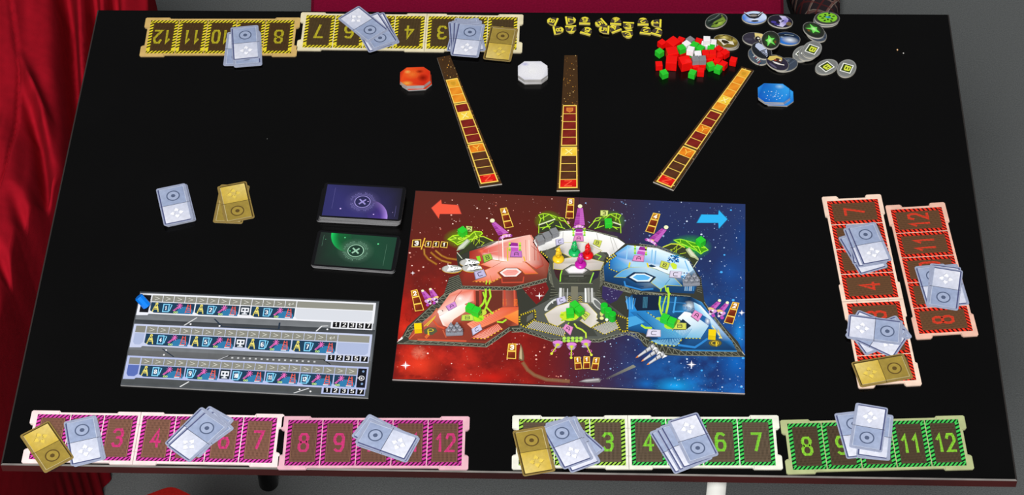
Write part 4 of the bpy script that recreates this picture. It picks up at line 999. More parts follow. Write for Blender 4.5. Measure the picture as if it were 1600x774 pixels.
# ------------------------------------------------------------------ the big space board
BH = .0022
BC4 = [(649, 298), (1165, 319), (1164, 615), (613, 593)]
bc, bang, BL_, BW_ = frame_from(BC4, BH)
board = empty('space_board', (bc.x, bc.y, TZ), bang); tag(board, 'large red and blue space station board in the middle of the table', 'game board')
_bf = local_map(bc, bang, BH)
def bf(x, y):
    """printed art stops at the edge of the cardboard"""
    (ax, ay), (bx, by), (cx, cy), (dx, dy) = BC4
    t = max(0, min(1, (x - ax) / (bx - ax))); y = max(ay + (by - ay) * t + .2, min(dy + (cy - dy) * t - .2, y))
    t = max(0, min(1, (y - ay) / (dy - ay))); x = max(ax + (dx - ax) * t + .2, min(bx + (cx - bx) * t - .2, x))
    return _bf(x, y)
def mapper(key):
    o = ZM[key]; return lambda x, y: bf(o[0] + x / o[2], o[1] + y / o[2])
def space_print():
    """printed starfield: red nebula on the left fading to blue on the right"""
    k = Ink(_bf); k.prism(BC4, 0, BH - .00004, (20, 20, 30), (190, 180, 178)); k.build('panel', board, M_WORN)
    m = bpy.data.materials.new('nebula_print'); m.use_nodes = True
    nt = m.node_tree; nd = nt.nodes; ln = nt.links; b = nd['Principled BSDF']; b.inputs['Roughness'].default_value = .5; b.inputs['Specular IOR Level'].default_value = .2
    a = nd.new('ShaderNodeAttribute'); a.attribute_name = 'Col'; g = nd.new('ShaderNodeAttribute'); g.attribute_name = 'Neb'
    tc = nd.new('ShaderNodeTexCoord'); n = nd.new('ShaderNodeTexNoise'); n.inputs['Scale'].default_value = 22; n.inputs['Detail'].default_value = 7; n.inputs['Roughness'].default_value = .6
    ln.new(tc.outputs['Object'], n.inputs['Vector'])
    mr = nd.new('ShaderNodeMapRange'); mr.inputs['From Min'].default_value = .44; mr.inputs['From Max'].default_value = .64; ln.new(n.outputs['Fac'], mr.inputs['Value'])
    mu = nd.new('ShaderNodeMath'); mu.operation = 'MULTIPLY'; ln.new(mr.outputs['Result'], mu.inputs[0]); ln.new(g.outputs['Alpha'], mu.inputs[1])
    mx = nd.new('ShaderNodeMix'); mx.data_type = 'RGBA'; ln.new(a.outputs['Color'], mx.inputs['A']); ln.new(g.outputs['Color'], mx.inputs['B']); ln.new(mu.outputs[0], mx.inputs['Factor'])
    ln.new(mx.outputs['Result'], b.inputs['Base Color'])
    q = bilin(BC4); NX, NY = 64, 40
    def dcol(u, v):
        L = mix((88, 38, 30), (118, 22, 18), min(1, v * 1.3)); Mi = mix((62, 40, 52), (66, 34, 56), v); Rr = mix((40, 48, 90), (24, 48, 104), min(1, v * 1.2))
        if u < .40: c = L
        elif u < .56: c = mix(L, Mi, (u - .40) / .16)
        elif u < .74: c = mix(Mi, Rr, (u - .56) / .18)
        else: c = Rr
        ed = max(0, (u - .90) / .10); c = mix(c, (24, 92, 180), .55 * ed * (.3 + .7 * v))
        return c
    def ncol(u, v):
        if u < .5: return (236, 52, 34), max(0, min(1, (v - .35) * 1.5)) * max(0, 1 - u / .5) * .85
        return (26, 132, 226), max(0, min(1, (v - .30) * 1.25)) * max(0, min(1, (u - .62) / .25)) * .62
    V = [bf(*q(.001 + .998 * i / NX, .001 + .998 * j / NY)) for j in range(NY + 1) for i in range(NX + 1)]
    F = [(j * (NX + 1) + i, (j + 1) * (NX + 1) + i, (j + 1) * (NX + 1) + i + 1, j * (NX + 1) + i + 1) for j in range(NY) for i in range(NX)]
    me = bpy.data.meshes.new('starfield'); me.from_pydata([(x, y, BH) for x, y in V], [], F)
    ca = me.color_attributes.new('Col', 'FLOAT_COLOR', 'POINT'); cb = me.color_attributes.new('Neb', 'FLOAT_COLOR', 'POINT')
    d1, d2 = [], []
    for j in range(NY + 1):
        for i in range(NX + 1):
            u, v = i / NX, j / NY; d1 += list(lin(dcol(u, v))) + [1]; c, al = ncol(u, v); d2 += list(lin(c)) + [al]
    ca.data.foreach_set('color', d1); cb.data.foreach_set('color', d2); me.materials.append(m); me.update()
    sf = link('starfield', me, board)
    k = Ink(bf, z=BH + .00002)
    for cx, cy, rx, ry, col, al in ((655, 570, 45, 30, (250, 70, 44), .75), (632, 512, 24, 22, (246, 60, 40), .7), (655, 552, 14, 12, (255, 170, 140), .6), (640, 600, 40, 14, (240, 60, 36), .7), (770, 590, 40, 16, (226, 40, 30), .6), (625, 480, 20, 40, (220, 40, 30), .5), (1055, 604, 40, 16, (30, 170, 250), .85), (1150, 565, 30, 40, (24, 120, 220), .6), (1155, 520, 14, 30, (40, 160, 250), .7), (1140, 425, 30, 30, (40, 100, 190), .45), (1160, 372, 16, 30, (30, 80, 160), .4), (1010, 600, 22, 12, (30, 120, 210), .6)):
        k.glow(cx, cy, rx, ry, col, al)
    k.up()
    r = random.Random(11)
    for i in range(1900):
        u, v = r.random(), r.random()
        if r.random() > (.45 + .55 * u): continue
        x, y = q(.004 + .992 * u, .004 + .992 * v); sz = .32 + r.random() ** 4 * 1.5
        col = mix((210, 110, 90), (255, 225, 215), r.random()) if u < .5 else mix((110, 140, 190), (220, 235, 255), r.random())
        if u > .62 and r.random() < .12: col = (70, 170, 240); sz *= 1.4
        k.ell(x, y, sz, sz * .78, col, 6 if sz > .6 else 4)
    k.line([(905.5, 309), (905.5, 355)], .5, (40, 30, 44)); k.line([(890, 558), (889, 604)], .5, (56, 36, 48))
    k.up()
    for x, y, s in ((633.7, 571.4, 8), (842.8, 462.8, 7), (1080.5, 570.2, 8), (1159, 489, 5.5), (645, 427, 4)):
        k.glow(x, y, s * .7, s * .55, (255, 255, 255), .5)
    k.up()
    for x, y, s in ((633.7, 571.4, 8), (1080.5, 570.2, 8), (1159, 489, 5.5), (645, 427, 4)):
        k.poly([(x + (s if i % 2 == 0 else s * .2) * cos(i * pi / 4), y + (s if i % 2 == 0 else s * .2) * sin(i * pi / 4) * .85) for i in range(8)], (250, 248, 255))
    # exhaust trails
    k.f = mapper('UL')
    for P in ([(285, 455), (288, 490), (315, 525), (372, 560)], [(335, 478), (370, 510), (410, 535), (475, 552)], [(368, 465), (410, 500), (450, 518), (515, 528)]):
        k.line(P, 16, (196, 128, 40), .35); k.line(P, 7, (226, 170, 80), .5)
    k.f = mapper('LL'); P = [(935, 550), (965, 595), (1010, 630), (1090, 660), (1240, 672)]
    k.line(P, 26, (170, 120, 80), .35); k.line(P, 12, (196, 160, 120), .45)
    k.f = mapper('LR'); k.grad([(285, 652), (470, 560), (490, 575), (295, 660)], [(150, 150, 130)] * 4, [.1, .75, .75, .1]); k.line([(40, 668), (0, 668)], 14, (170, 120, 80), .3)
    k.build('starfield_glints', board)
space_print()
def bpart(name, key, z): return Ink(mapper(key), z=BH + z)
def arrow_part(key, pts, col):
    k = bpart('arrow', key, .00007); k.poly(pts, mix(col, (20, 10, 30), .45)); k.up(); c = (sum(p[0] for p in pts) / len(pts), sum(p[1] for p in pts) / len(pts))
    k.poly([(c[0] + (p[0] - c[0]) * .95, c[1] + (p[1] - c[1]) * .93) for p in pts], col); k.build('arrow', board)
arrow_part('UL', [(333, 160), (405, 97), (410, 130), (530, 138), (555, 205), (395, 205), (388, 240)], (240, 88, 62))
arrow_part('UR', [(945, 268), (980, 205), (1105, 207), (1108, 172), (1172, 240), (1108, 312), (1105, 268)], (44, 178, 240))

TR, TRL = (54, 55, 47), (134, 136, 118)
def truss(k, top, bot, n, w=.9, col=TRL):
    def at(P, t):
        Ls = [hypot(P[i + 1][0] - P[i][0], P[i + 1][1] - P[i][1]) for i in range(len(P) - 1)]; d = t * sum(Ls)
        for i, l in enumerate(Ls):
            if d <= l or i == len(Ls) - 1: s = d / l; return (P[i][0] + (P[i + 1][0] - P[i][0]) * s, P[i][1] + (P[i + 1][1] - P[i][1]) * s)
            d -= l
    k.line(top, w, col); k.line(bot, w, col)
    for i in range(n):
        k.line([at(top, i / n), at(bot, (i + .5) / n), at(top, (i + 1) / n)], w * .8, col)
def px(key, *pts): return [zp(key, *p) for p in pts]
Z1 = .00010
def station_hull():
    k = Ink(bf, z=BH + Z1)
    H = [(713, 399), (724, 385), (734, 372), (752, 370), (770, 378), (805, 374), (832, 368)] + px('C', (30, 360), (100, 300), (540, 230), (740, 240), (1160, 345), (1250, 410)) + px('E', (240, 262), (380, 268), (560, 300), (860, 420), (930, 510), (1000, 620), (1025, 760)) + \
        px('H', (720, 160), (760, 250), (1010, 520), (1080, 640), (1075, 655), (380, 640), (200, 560), (130, 450)) + px('G', (1000, 385), (750, 470), (340, 460), (100, 380)) + px('F', (1200, 440), (970, 600), (65, 570), (65, 550), (120, 490), (170, 390), (540, 60)) + px('B', (185, 470), (320, 420))
    k.poly(H, TR); k.up()
    k.poly([(815, 449), (853, 441.5), (857.5, 452), (846, 470), (838, 476), (826, 463)], (116, 26, 26)); k.poly([(941.6, 446.5), (974, 456), (963.7, 470), (952, 475.6), (940.5, 465)], (52, 42, 88))
    k.poly(px('F', (65, 550), (120, 490), (125, 515)), (240, 240, 236)); k.poly(px('H', (1045, 600), (1080, 640), (1060, 630)), (245, 245, 245)); k.up()
    r = random.Random(4)
    for i in range(16):
        k.ell(820 + r.random() * 32, 448 + r.random() * 16, .5, .4, (255, 210, 190), 5); k.ell(944 + r.random() * 20, 450 + r.random() * 20, .5, .4, (200, 205, 240), 5)
    k.poly([(842.8 + (7 if i % 2 == 0 else 1.4) * cos(i * pi / 4), 462.8 + (7 if i % 2 == 0 else 1.4) * sin(i * pi / 4) * .85) for i in range(8)], (255, 250, 250))
    # lattice of the frame
    truss(k, px('B', (350, 580), (700, 585), (1040, 595), (1500, 475)), px('B', (340, 610), (700, 630), (1040, 640), (1500, 520)), 16)
    truss(k, px('E', (20, 650), (400, 750), (620, 780)), px('E', (20, 690), (400, 790), (640, 815)), 12)
    truss(k, px('H', (0, 30), (130, 85), (600, 130)), px('H', (0, 65), (130, 115), (600, 150)), 12)
    truss(k, px('H', (60, 435), (150, 445), (220, 500), (330, 545), (520, 600), (1000, 610)), px('H', (60, 465), (130, 470), (230, 560), (380, 625), (520, 640), (1060, 650)), 18)
    truss(k, px('H', (780, 290), (1000, 600)), px('H', (720, 180), (1060, 630)), 10)
    truss(k, px('F', (200, 530), (520, 545), (950, 570), (1200, 400)), px('F', (80, 560), (520, 575), (970, 598), (1210, 430)), 14)
    truss(k, px('F', (180, 500), (240, 420), (510, 190), (600, 60)), px('F', (130, 500), (190, 400), (450, 150), (550, 60)), 12)
    truss(k, px('G', (0, 350), (90, 350), (340, 440), (750, 445), (1000, 380), (1080, 400)), px('G', (0, 385), (90, 380), (340, 462), (750, 470), (1000, 400), (1080, 440)), 20)
    truss(k, px('C', (250, 640), (300, 780)), px('D', (230, 100), (245, 330)), 5); truss(k, px('D', (970, 110), (980, 330)), px('D', (930, 110), (930, 330)), 5)
    for y in range(8):
        k.line(px('D', (250, 240 + y * 16), (370, 380 + y * 16)), .55, TRL); k.line(px('D', (960, 250 + y * 18), (830, 380 + y * 22)), .55, TRL)
        k.line(px('D', (240 + y * 6, 620 - y * 42), (380, 560 - y * 22)), .5, TRL); k.line(px('D', (950 - y * 6, 560 - y * 24), (820, 560 - y * 20)), .5, TRL)
        k.line(px('B', (330 + y * 4, 430 + y * 22), (190 - y * 12, 480 + y * 34)), .6, TRL)
        k.line(px('E', (960, 740 - y * 16), (1010, 760 - y * 24)), .5, TRL)
    truss(k, px('A', (750, 590), (1000, 560), (1270, 545)), px('A', (560, 660), (850, 605), (1280, 575)), 9); truss(k, px('E', (380, 290), (560, 305), (850, 420), (920, 510)), px('E', (380, 268), (570, 290), (870, 405), (950, 510)), 10)
    truss(k, px('C', (100, 310), (540, 240), (740, 245), (1160, 350)), px('C', (90, 335), (540, 265), (740, 270), (1160, 372)), 14)
    k.build('station_frame', board)
station_hull()
Z2 = .00022
LIME = (168, 224, 50)
def hexagon(k, out, mid, inn, c0, c1, c2):
    k.poly(out, c0); k.up(); k.poly(mid, c1); k.up(); k.poly(inn, c2); k.up()
def stairs(k, a, b, c, d, n, col):
    """bars between edge a-b and edge d-c"""
    for i in range(n):
        t = (i + .5) / n
        k.line([(a[0] + (b[0] - a[0]) * t, a[1] + (b[1] - a[1]) * t), (d[0] + (c[0] - d[0]) * t, d[1] + (c[1] - d[1]) * t)], 4, col, ext=False)
def dash(k, P, w, c1, c2, step):
    for (x0, y0), (x1, y1) in zip(P, P[1:]):
        L = hypot(x1 - x0, y1 - y0); n = max(2, int(L / step))
        for i in range(n): k.line([(x0 + (x1 - x0) * i / n, y0 + (y1 - y0) * i / n), (x0 + (x1 - x0) * (i + 1) / n, y0 + (y1 - y0) * (i + 1) / n)], w, c1 if i % 2 else c2, ext=False)
def rooms():
    # --- upper red room
    k = bpart('room', 'B', Z2)
    k.grad([(460, 115), (850, -5), (1290, -110), (1535, 260), (1500, 470), (1040, 590), (370, 575), (320, 430), (460, 250)], [(160, 40, 30), (250, 230, 225), (235, 140, 120), (150, 60, 44), (120, 56, 42), (110, 40, 30), (120, 44, 32), (110, 40, 30), (170, 50, 40)]); k.up()
    k.grad([(600, 110), (830, -20), (1270, -110), (1400, 110), (1460, 300), (1350, 350), (1220, 250), (900, 258), (770, 220), (640, 190)], [(215, 60, 44), (255, 248, 244), (244, 190, 176), (196, 66, 48), (156, 52, 40), (206, 84, 60), (246, 190, 176), (255, 240, 236), (255, 244, 240), (226, 110, 92)]); k.up()
    for x, w, c in ((640, 5, (206, 120, 104)), (715, 4, (226, 170, 160)), (850, 7, (206, 140, 124)), (905, 12, (255, 246, 242)), (1215, 7, (206, 120, 100)), (1260, 16, (250, 214, 204)), (1330, 7, (176, 70, 54)), (1375, 10, (214, 96, 74))):
        k.line([(x, -60 + abs(x - 1000) * .1 + (120 if x < 800 else 0)), (x + 8, 235 if x > 800 else 200)], w, c)
    k.line([(640, 150), (850, 110)], 4, (226, 180, 170)); k.line([(905, 60), (960, 50)], 5, (226, 180, 170)); k.line([(1290, 40), (1400, 130)], 5, (150, 50, 40))
    k.glow(620, 110, 60, 40, (255, 120, 90), .9); k.up()
    fl = [(620, 290), (760, 230), (970, 262), (1210, 260), (1370, 410), (1210, 415), (1130, 342), (940, 335), (830, 400), (885, 465), (760, 530), (510, 520), (700, 440), (670, 370), (760, 330)]
    k.line(fl + fl[:1], 14, (206, 120, 40)); k.up()
    k.grad(fl, [(235, 120, 90), (248, 190, 175), (246, 196, 182), (244, 170, 150), (224, 92, 60), (226, 96, 64), (236, 140, 116), (240, 160, 140), (236, 150, 130), (232, 140, 112), (226, 110, 70), (214, 92, 40), (236, 150, 130), (240, 170, 150), (240, 150, 130)]); k.up()
    k.line([(760, 330), (880, 265)], 5, (170, 80, 60)); k.line([(1210, 262), (1360, 350), (1450, 310)], 6, (180, 60, 40)); k.poly([(960, 262), (985, 205), (1160, 205), (1175, 268)], (248, 190, 176)); k.up()
    k.line([(740, 440), (760, 520)], 5, (200, 110, 50)); dash(k, [(520, 522), (760, 528), (885, 465)], 9, (236, 190, 60), (120, 50, 20), 22); k.up()
    hexagon(k, [(850, 400), (945, 335), (1105, 335), (1178, 390), (1100, 460), (920, 465)], [(865, 400), (950, 343), (1100, 343), (1160, 390), (1090, 452), (930, 455)], [(900, 400), (965, 362), (1090, 360), (1125, 392), (1075, 436), (950, 440)], (120, 40, 30), (250, 232, 228), (238, 160, 150))
    k.line([(965, 400), (1100, 385)], 4, (224, 130, 120)); k.line([(895, 480), (900, 535), (1180, 530), (1190, 460)], 16, (196, 74, 52)); k.line([(920, 480), (1100, 480)], 10, (146, 50, 36))
    k.poly([(550, 185), (600, 175), (615, 240), (580, 265)], (140, 220, 40)); k.line([(970, 70), (975, 240)], 14, (214, 190, 40)); k.line([(1190, 190), (1205, 240)], 16, (230, 180, 30))
    for x in (690, 735): k.line([(x, 505), (x - 6, 555)], 14, LIME)
    k.build('room_print', board)
    # --- upper white room
    k = bpart('room', 'C', Z2)
    k.poly([(20, 400), (90, 315), (540, 255), (740, 258), (1160, 362), (1265, 440), (1000, 640), (930, 740), (920, 1033), (820, 1180), (400, 1180), (300, 1010), (250, 720), (100, 540)], (70, 72, 64)); k.up()
    k.grad([(20, 420), (90, 330), (430, 268), (560, 262), (730, 268), (880, 290), (1160, 370), (1260, 440), (1060, 612), (1010, 550), (930, 540), (700, 425), (440, 430), (220, 520), (110, 545)], [(236, 238, 238), (226, 228, 228), (246, 246, 244), (240, 240, 238), (240, 240, 238), (250, 250, 248), (246, 246, 244), (255, 255, 255), (200, 198, 194), (230, 228, 226), (226, 222, 218), (236, 232, 228), (232, 230, 226), (200, 198, 194), (226, 226, 224)]); k.up()
    for x0, y0, x1, y1 in ((1060, 350, 1120, 560), (1100, 365, 1160, 520), (880, 300, 900, 400), (430, 280, 425, 420)): k.line([(x0, y0), (x1, y1)], 9, (196, 194, 190))
    fl = [(320, 520), (440, 430), (720, 425), (945, 535), (830, 600), (520, 615)]
    k.line(fl + fl[:1], 12, (196, 190, 60)); k.up(); k.grad(fl, [(206, 200, 196), (230, 226, 222), (232, 228, 224), (214, 206, 200), (206, 198, 192), (204, 196, 190)]); k.up()
    lo = [(300, 700), (460, 640), (560, 622), (720, 625), (975, 690), (930, 790), (780, 800), (650, 725), (540, 725), (420, 790), (300, 780)]
    k.line(lo + lo[:1], 12, (190, 180, 60)); k.up(); k.grad(lo, [(180, 174, 166), (206, 200, 194), (222, 218, 212), (220, 216, 210), (190, 186, 178), (176, 170, 162), (190, 184, 176), (214, 208, 202), (214, 208, 202), (190, 184, 176), (170, 164, 156)]); k.up()
    k.poly([(200, 520), (320, 520), (450, 640), (290, 690), (190, 580)], (92, 94, 82)); k.poly([(840, 600), (945, 540), (1010, 600), (960, 680), (860, 640)], (88, 90, 78)); k.up()
    k.line([(870, 585), (940, 610), (905, 650)], 12, (150, 222, 60)); k.line([(945, 545), (1040, 550), (1055, 620)], 16, (232, 230, 226)); dash(k, [(120, 540), (230, 640)], 22, (206, 190, 50), (50, 48, 36), 16); dash(k, [(1130, 570), (1000, 650)], 22, (206, 190, 50), (50, 48, 36), 16)
    k.f = mapper('D'); hexagon(k, [(425, 190), (540, 118), (650, 118), (795, 200), (700, 275), (510, 275)], [(455, 190), (545, 135), (645, 135), (755, 195), (695, 240), (505, 240)], [(480, 188), (552, 145), (640, 145), (728, 194), (688, 228), (512, 228)], (84, 86, 80), (190, 190, 188), (236, 236, 238))
    k.poly([(400, 260), (820, 260), (820, 365), (390, 365)], (56, 58, 50)); k.poly([(300, 180), (400, 200), (385, 350), (330, 280)], (62, 34, 40)); k.poly([(920, 195), (830, 210), (800, 350), (900, 290)], (44, 40, 60)); k.up(); k.line([(510, 275), (700, 275)], 10, (150, 152, 146)); k.line([(380, 372), (820, 375)], 8, TRL)
    k.line([(412, 205), (395, 260), (390, 345)], 16, (150, 228, 60)); k.line([(838, 232), (815, 290), (790, 365)], 16, (150, 222, 70))
    r = random.Random(9)
    for i in range(40): k.line([(430 + r.random() * 350, 285 + r.random() * 70), (430 + r.random() * 350, 285 + r.random() * 70)], 1.5, (78, 82, 70))
    k.build('room_print', board)
    # --- upper blue room
    k = bpart('room', 'E', Z2)
    k.grad([(20, 500), (110, 380), (260, 280), (350, 288), (560, 312), (860, 425), (925, 520), (985, 625), (930, 770), (400, 742), (30, 640)], [(24, 72, 124), (40, 120, 190), (120, 190, 235), (240, 250, 255), (235, 245, 252), (190, 225, 245), (150, 205, 240), (30, 80, 130), (20, 60, 104), (18, 56, 96), (18, 54, 94)]); k.up()
    k.grad([(80, 520), (110, 390), (260, 290), (345, 296), (880, 440), (925, 530), (830, 600), (640, 560), (460, 500), (270, 500), (170, 550)], [(30, 96, 160), (36, 130, 206), (90, 180, 236), (200, 230, 250), (228, 244, 252), (190, 224, 244), (210, 234, 248), (255, 255, 255), (246, 252, 255), (110, 185, 230), (40, 120, 190)]); k.up()
    for P, c in (([(262, 300), (250, 420)], (150, 205, 240)), ([(510, 330), (500, 450)], (130, 190, 230)), ([(545, 340), (535, 470)], (120, 180, 225)), ([(840, 440), (880, 540)], (120, 185, 230))): k.line(P, 12, c)
    r = random.Random(6)
    for i in range(70): k.ell(665 + r.random() * 110, 385 + r.random() * 70, 9, 7, r.choice(((30, 110, 190), (60, 160, 225), (180, 220, 245), (24, 80, 150))), 7)
    for i in range(30): k.ell(800 + r.random() * 60, 560 + r.random() * 60, 8, 7, r.choice(((30, 110, 190), (60, 160, 225), (200, 225, 245))), 7)
    for i in range(9): k.line([(845 + i * 11, 660), (838 + i * 11, 740)], 5, r.choice(((40, 120, 190), (90, 170, 225), (190, 220, 240))))
    fl = [(130, 600), (210, 540), (290, 508), (450, 500), (540, 520), (720, 600), (805, 690), (660, 682), (590, 722), (500, 655), (545, 612), (440, 560), (330, 555), (240, 605)]
    k.up(); k.line(fl + fl[:1], 10, (196, 196, 70)); k.up(); k.grad(fl, [(60, 150, 215), (90, 165, 215), (140, 195, 225), (190, 215, 230), (180, 210, 228), (150, 195, 220), (40, 130, 195), (110, 175, 215), (120, 180, 215), (140, 190, 218), (160, 200, 224), (150, 196, 222), (130, 186, 220), (80, 160, 212)]); k.up()
    k.poly([(300, 500), (320, 450), (450, 455), (460, 500)], (170, 214, 236)); k.line([(690, 620), (640, 680)], 5, (60, 110, 150)); k.line([(540, 522), (670, 572)], 5, (110, 150, 180)); k.poly([(460, 490), (500, 475), (550, 495), (510, 505)], (28, 60, 90)); k.up()
    hexagon(k, [(245, 605), (325, 552), (440, 556), (550, 602), (492, 658), (345, 662)], [(280, 605), (340, 568), (432, 568), (518, 605), (480, 648), (358, 648)], [(312, 606), (352, 580), (430, 580), (492, 606), (466, 632), (368, 636)], (16, 42, 74), (226, 240, 248), (90, 176, 232))
    k.line([(230, 650), (240, 690), (400, 732), (515, 722)], 16, (48, 132, 204)); k.line([(290, 680), (420, 700)], 10, (20, 66, 116)); dash(k, [(80, 400), (78, 520), (170, 555)], 10, (200, 190, 50), (40, 60, 60), 14); k.line([(460, 465), (470, 500)], 16, (226, 210, 40)); k.line([(285, 460), (275, 500)], 16, (220, 210, 50)); dash(k, [(150, 380), (50, 450)], 18, (206, 190, 50), (50, 48, 36), 12)
    k.poly([(690, 470), (720, 455), (760, 480), (755, 520), (720, 525)], (200, 226, 60)); k.line([(600, 720), (595, 745)], 10, LIME); k.line([(640, 690), (650, 740), (690, 774)], 14, (170, 220, 50))
    k.build('room_print', board)
    # --- lower red room
    k = bpart('room', 'F', Z2)
    k.grad([(180, 510), (230, 430), (500, 200), (600, 60), (690, 15), (1270, 30), (1290, 200), (1290, 380), (1200, 390), (960, 560), (200, 525)], [(150, 60, 44), (170, 66, 50), (220, 130, 110), (226, 140, 120), (235, 150, 130), (130, 50, 36), (150, 60, 40), (190, 90, 60), (120, 52, 38), (130, 50, 36), (150, 60, 40)]); k.up()
    k.poly([(840, 30), (1130, 30), (1130, 200), (960, 290), (850, 180)], (104, 46, 34)); k.poly([(960, 400), (1130, 330), (1200, 390), (960, 540), (800, 530)], (112, 44, 32)); k.up()
    k.grad([(480, 230), (600, 80), (690, 20), (840, 20), (845, 130), (760, 160), (490, 285)], [(236, 170, 155), (226, 130, 110), (236, 160, 144), (226, 110, 88), (236, 120, 96), (252, 230, 222), (255, 240, 235)]); k.up(); k.glow(700, 110, 60, 50, (255, 250, 246), .9); k.up()
    k.line([(620, 190), (665, 90), (720, 30)], 7, (190, 80, 66)); k.grad([(490, 290), (740, 160), (800, 215), (640, 320), (580, 400), (530, 380)], [(255, 248, 244), (255, 236, 228), (250, 210, 196), (250, 214, 200), (240, 150, 126), (255, 230, 220)]); k.up(); k.ell(500, 245, 26, 20, (250, 226, 220)); k.ell(520, 235, 12, 8, (90, 90, 80))
    for x, w, c in ((850, 16, (206, 84, 66)), (905, 26, (166, 66, 52)), (1150, 20, (190, 72, 54)), (1250, 18, (206, 86, 66))): k.line([(x, 32), (x + 4, 185)], w, c)
    for i in range(5):
        k.line([(1135, 120 + i * 14), (1152, 112 + i * 14), (1168, 120 + i * 14)], 6, (240, 120, 40)); k.line([(1245, 125 + i * 14), (1262, 117 + i * 14), (1278, 125 + i * 14)], 6, (240, 120, 40))
    k.up(); k.grad([(770, 365), (1120, 200), (1290, 195), (1290, 240), (930, 400), (830, 420)], [(246, 150, 120), (226, 96, 62), (214, 84, 50), (226, 110, 64), (236, 130, 90), (246, 160, 130)]); k.grad([(1140, 295), (1290, 225), (1290, 375)], [(236, 130, 50), (240, 150, 70), (226, 110, 50)]); k.up()
    stairs(k, (790, 370), (1060, 250), (1110, 290), (860, 415), 12, (214, 96, 70)); dash(k, [(930, 310), (1100, 215)], 8, (240, 190, 60), (150, 60, 30), 16)
    k.poly([(810, 510), (930, 430), (1080, 360), (1130, 415), (960, 520)], (200, 84, 60)); k.up(); stairs(k, (830, 500), (1085, 365), (1125, 412), (950, 515), 17, (252, 190, 172)); k.up(); dash(k, [(815, 512), (960, 516), (1130, 415)], 8, (240, 190, 50), (120, 40, 20), 18)
    for P, w in (([(960, 20), (962, 90), (935, 160), (895, 205)], 20), ([(1000, 20), (1010, 90), (975, 170), (950, 230)], 18), ([(935, 50), (958, 120), (970, 200), (1030, 262)], 15), ([(1080, 345), (1130, 350), (1165, 325)], 16)): k.line(P, w, LIME)
    k.up(); k.ell(880, 305, 64, 40, (170, 216, 40)); k.ell(930, 250, 40, 30, (196, 210, 70)); k.up(); k.text('3', (893, 278), (30, 0), (0, -42), 6, (30, 50, 20))
    for i in range(12): k.ell(840 + (i * 37) % 84, 280 + (i * 23) % 56, 9, 6, (120, 190, 30), 6)
    k.line([(340, 390), (455, 285), (440, 310), (370, 385)], 9, (226, 200, 50)); k.line([(190, 520), (380, 330), (470, 210)], 10, (206, 100, 70)); k.line([(430, 330), (480, 390), (540, 410)], 18, (206, 80, 50)); k.line([(530, 430), (560, 500)], 12, (190, 90, 60)); k.line([(280, 525), (760, 540)], 18, (196, 84, 56)); k.up()
    k.poly([(335, 430), (380, 400), (455, 405), (475, 440), (420, 480), (345, 465)], (84, 86, 62)); k.up(); k.ring(405, 430, 22, 32, (214, 196, 50), 18, .5); k.line([(380, 440), (385, 475)], 14, (220, 200, 40)); k.line([(360, 500), (380, 480)], 30, (206, 100, 50))
    k.build('room_print', board)
    # --- lower blue room
    k = bpart('room', 'H', Z2)
    k.grad([(60, 420), (70, 250), (40, 170), (100, 112), (600, 132), (700, 180), (780, 292), (1000, 600), (520, 598), (330, 545), (200, 450)], [(20, 70, 120), (40, 140, 215), (40, 130, 200), (18, 44, 76), (16, 40, 70), (60, 140, 200), (40, 110, 180), (16, 50, 90), (18, 60, 104), (16, 52, 92), (18, 60, 104)]); k.up()
    k.poly([(100, 112), (330, 122), (330, 250), (140, 255), (110, 200)], (18, 34, 58)); k.grad([(630, 180), (690, 210), (770, 300), (960, 520), (1000, 600), (880, 520), (780, 400), (770, 330), (640, 250)], [(150, 210, 240), (240, 248, 252), (255, 255, 255), (40, 120, 190), (16, 60, 110), (16, 70, 120), (60, 150, 210), (200, 230, 248), (90, 170, 225)]); k.up()
    for i in range(6): k.line([(45 + i * 16, 130 + i * 4), (60 + i * 10, 240)], 6, (50, 140, 215) if i % 2 else (120, 190, 235)); k.line([(195 + i * 7, 135), (190 + i * 7, 230)], 3, (70, 140, 170))
    k.glow(590, 220, 62, 56, (235, 248, 255), .98); k.glow(560, 240, 90, 60, (60, 170, 240), .6); k.up()
    k.line([(475, 140), (455, 270)], 14, (70, 160, 220)); k.line([(450, 262), (540, 260)], 12, (60, 150, 215)); k.line([(340, 175), (560, 190)], 8, (50, 120, 180))
    k.grad([(490, 320), (550, 262), (600, 272), (760, 385), (690, 492), (530, 490), (420, 425), (560, 422), (608, 385)], [(226, 238, 246), (246, 250, 252), (240, 246, 250), (180, 212, 230), (120, 180, 215), (110, 178, 215), (140, 195, 222), (190, 216, 230), (200, 222, 236)]); k.up()
    k.poly([(535, 325), (608, 385), (560, 422), (510, 360)], (20, 40, 56)); k.grad([(80, 265), (215, 258), (460, 425), (545, 490), (330, 500), (250, 420)], [(30, 104, 168), (44, 132, 196), (66, 150, 204), (104, 180, 218), (44, 124, 184), (30, 104, 166)]); k.poly([(60, 312), (130, 300), (205, 355), (60, 400)], (70, 160, 216)); k.up()
    k.line([(140, 280), (320, 440)], 5, (24, 70, 110)); stairs(k, (300, 410), (620, 410), (560, 490), (400, 490), 20, (70, 140, 190)); dash(k, [(220, 262), (350, 350), (450, 425)], 7, (206, 200, 60), (30, 70, 90), 14); dash(k, [(545, 492), (690, 495)], 8, (200, 196, 60), (40, 80, 100), 14)
    k.poly([(240, 510), (400, 490), (535, 490), (485, 562), (330, 550)], (30, 96, 150)); k.up(); stairs(k, (260, 510), (530, 492), (482, 560), (335, 550), 18, (150, 208, 236)); k.up(); dash(k, [(245, 512), (330, 550), (485, 562), (535, 490)], 9, (206, 200, 60), (30, 60, 70), 16)
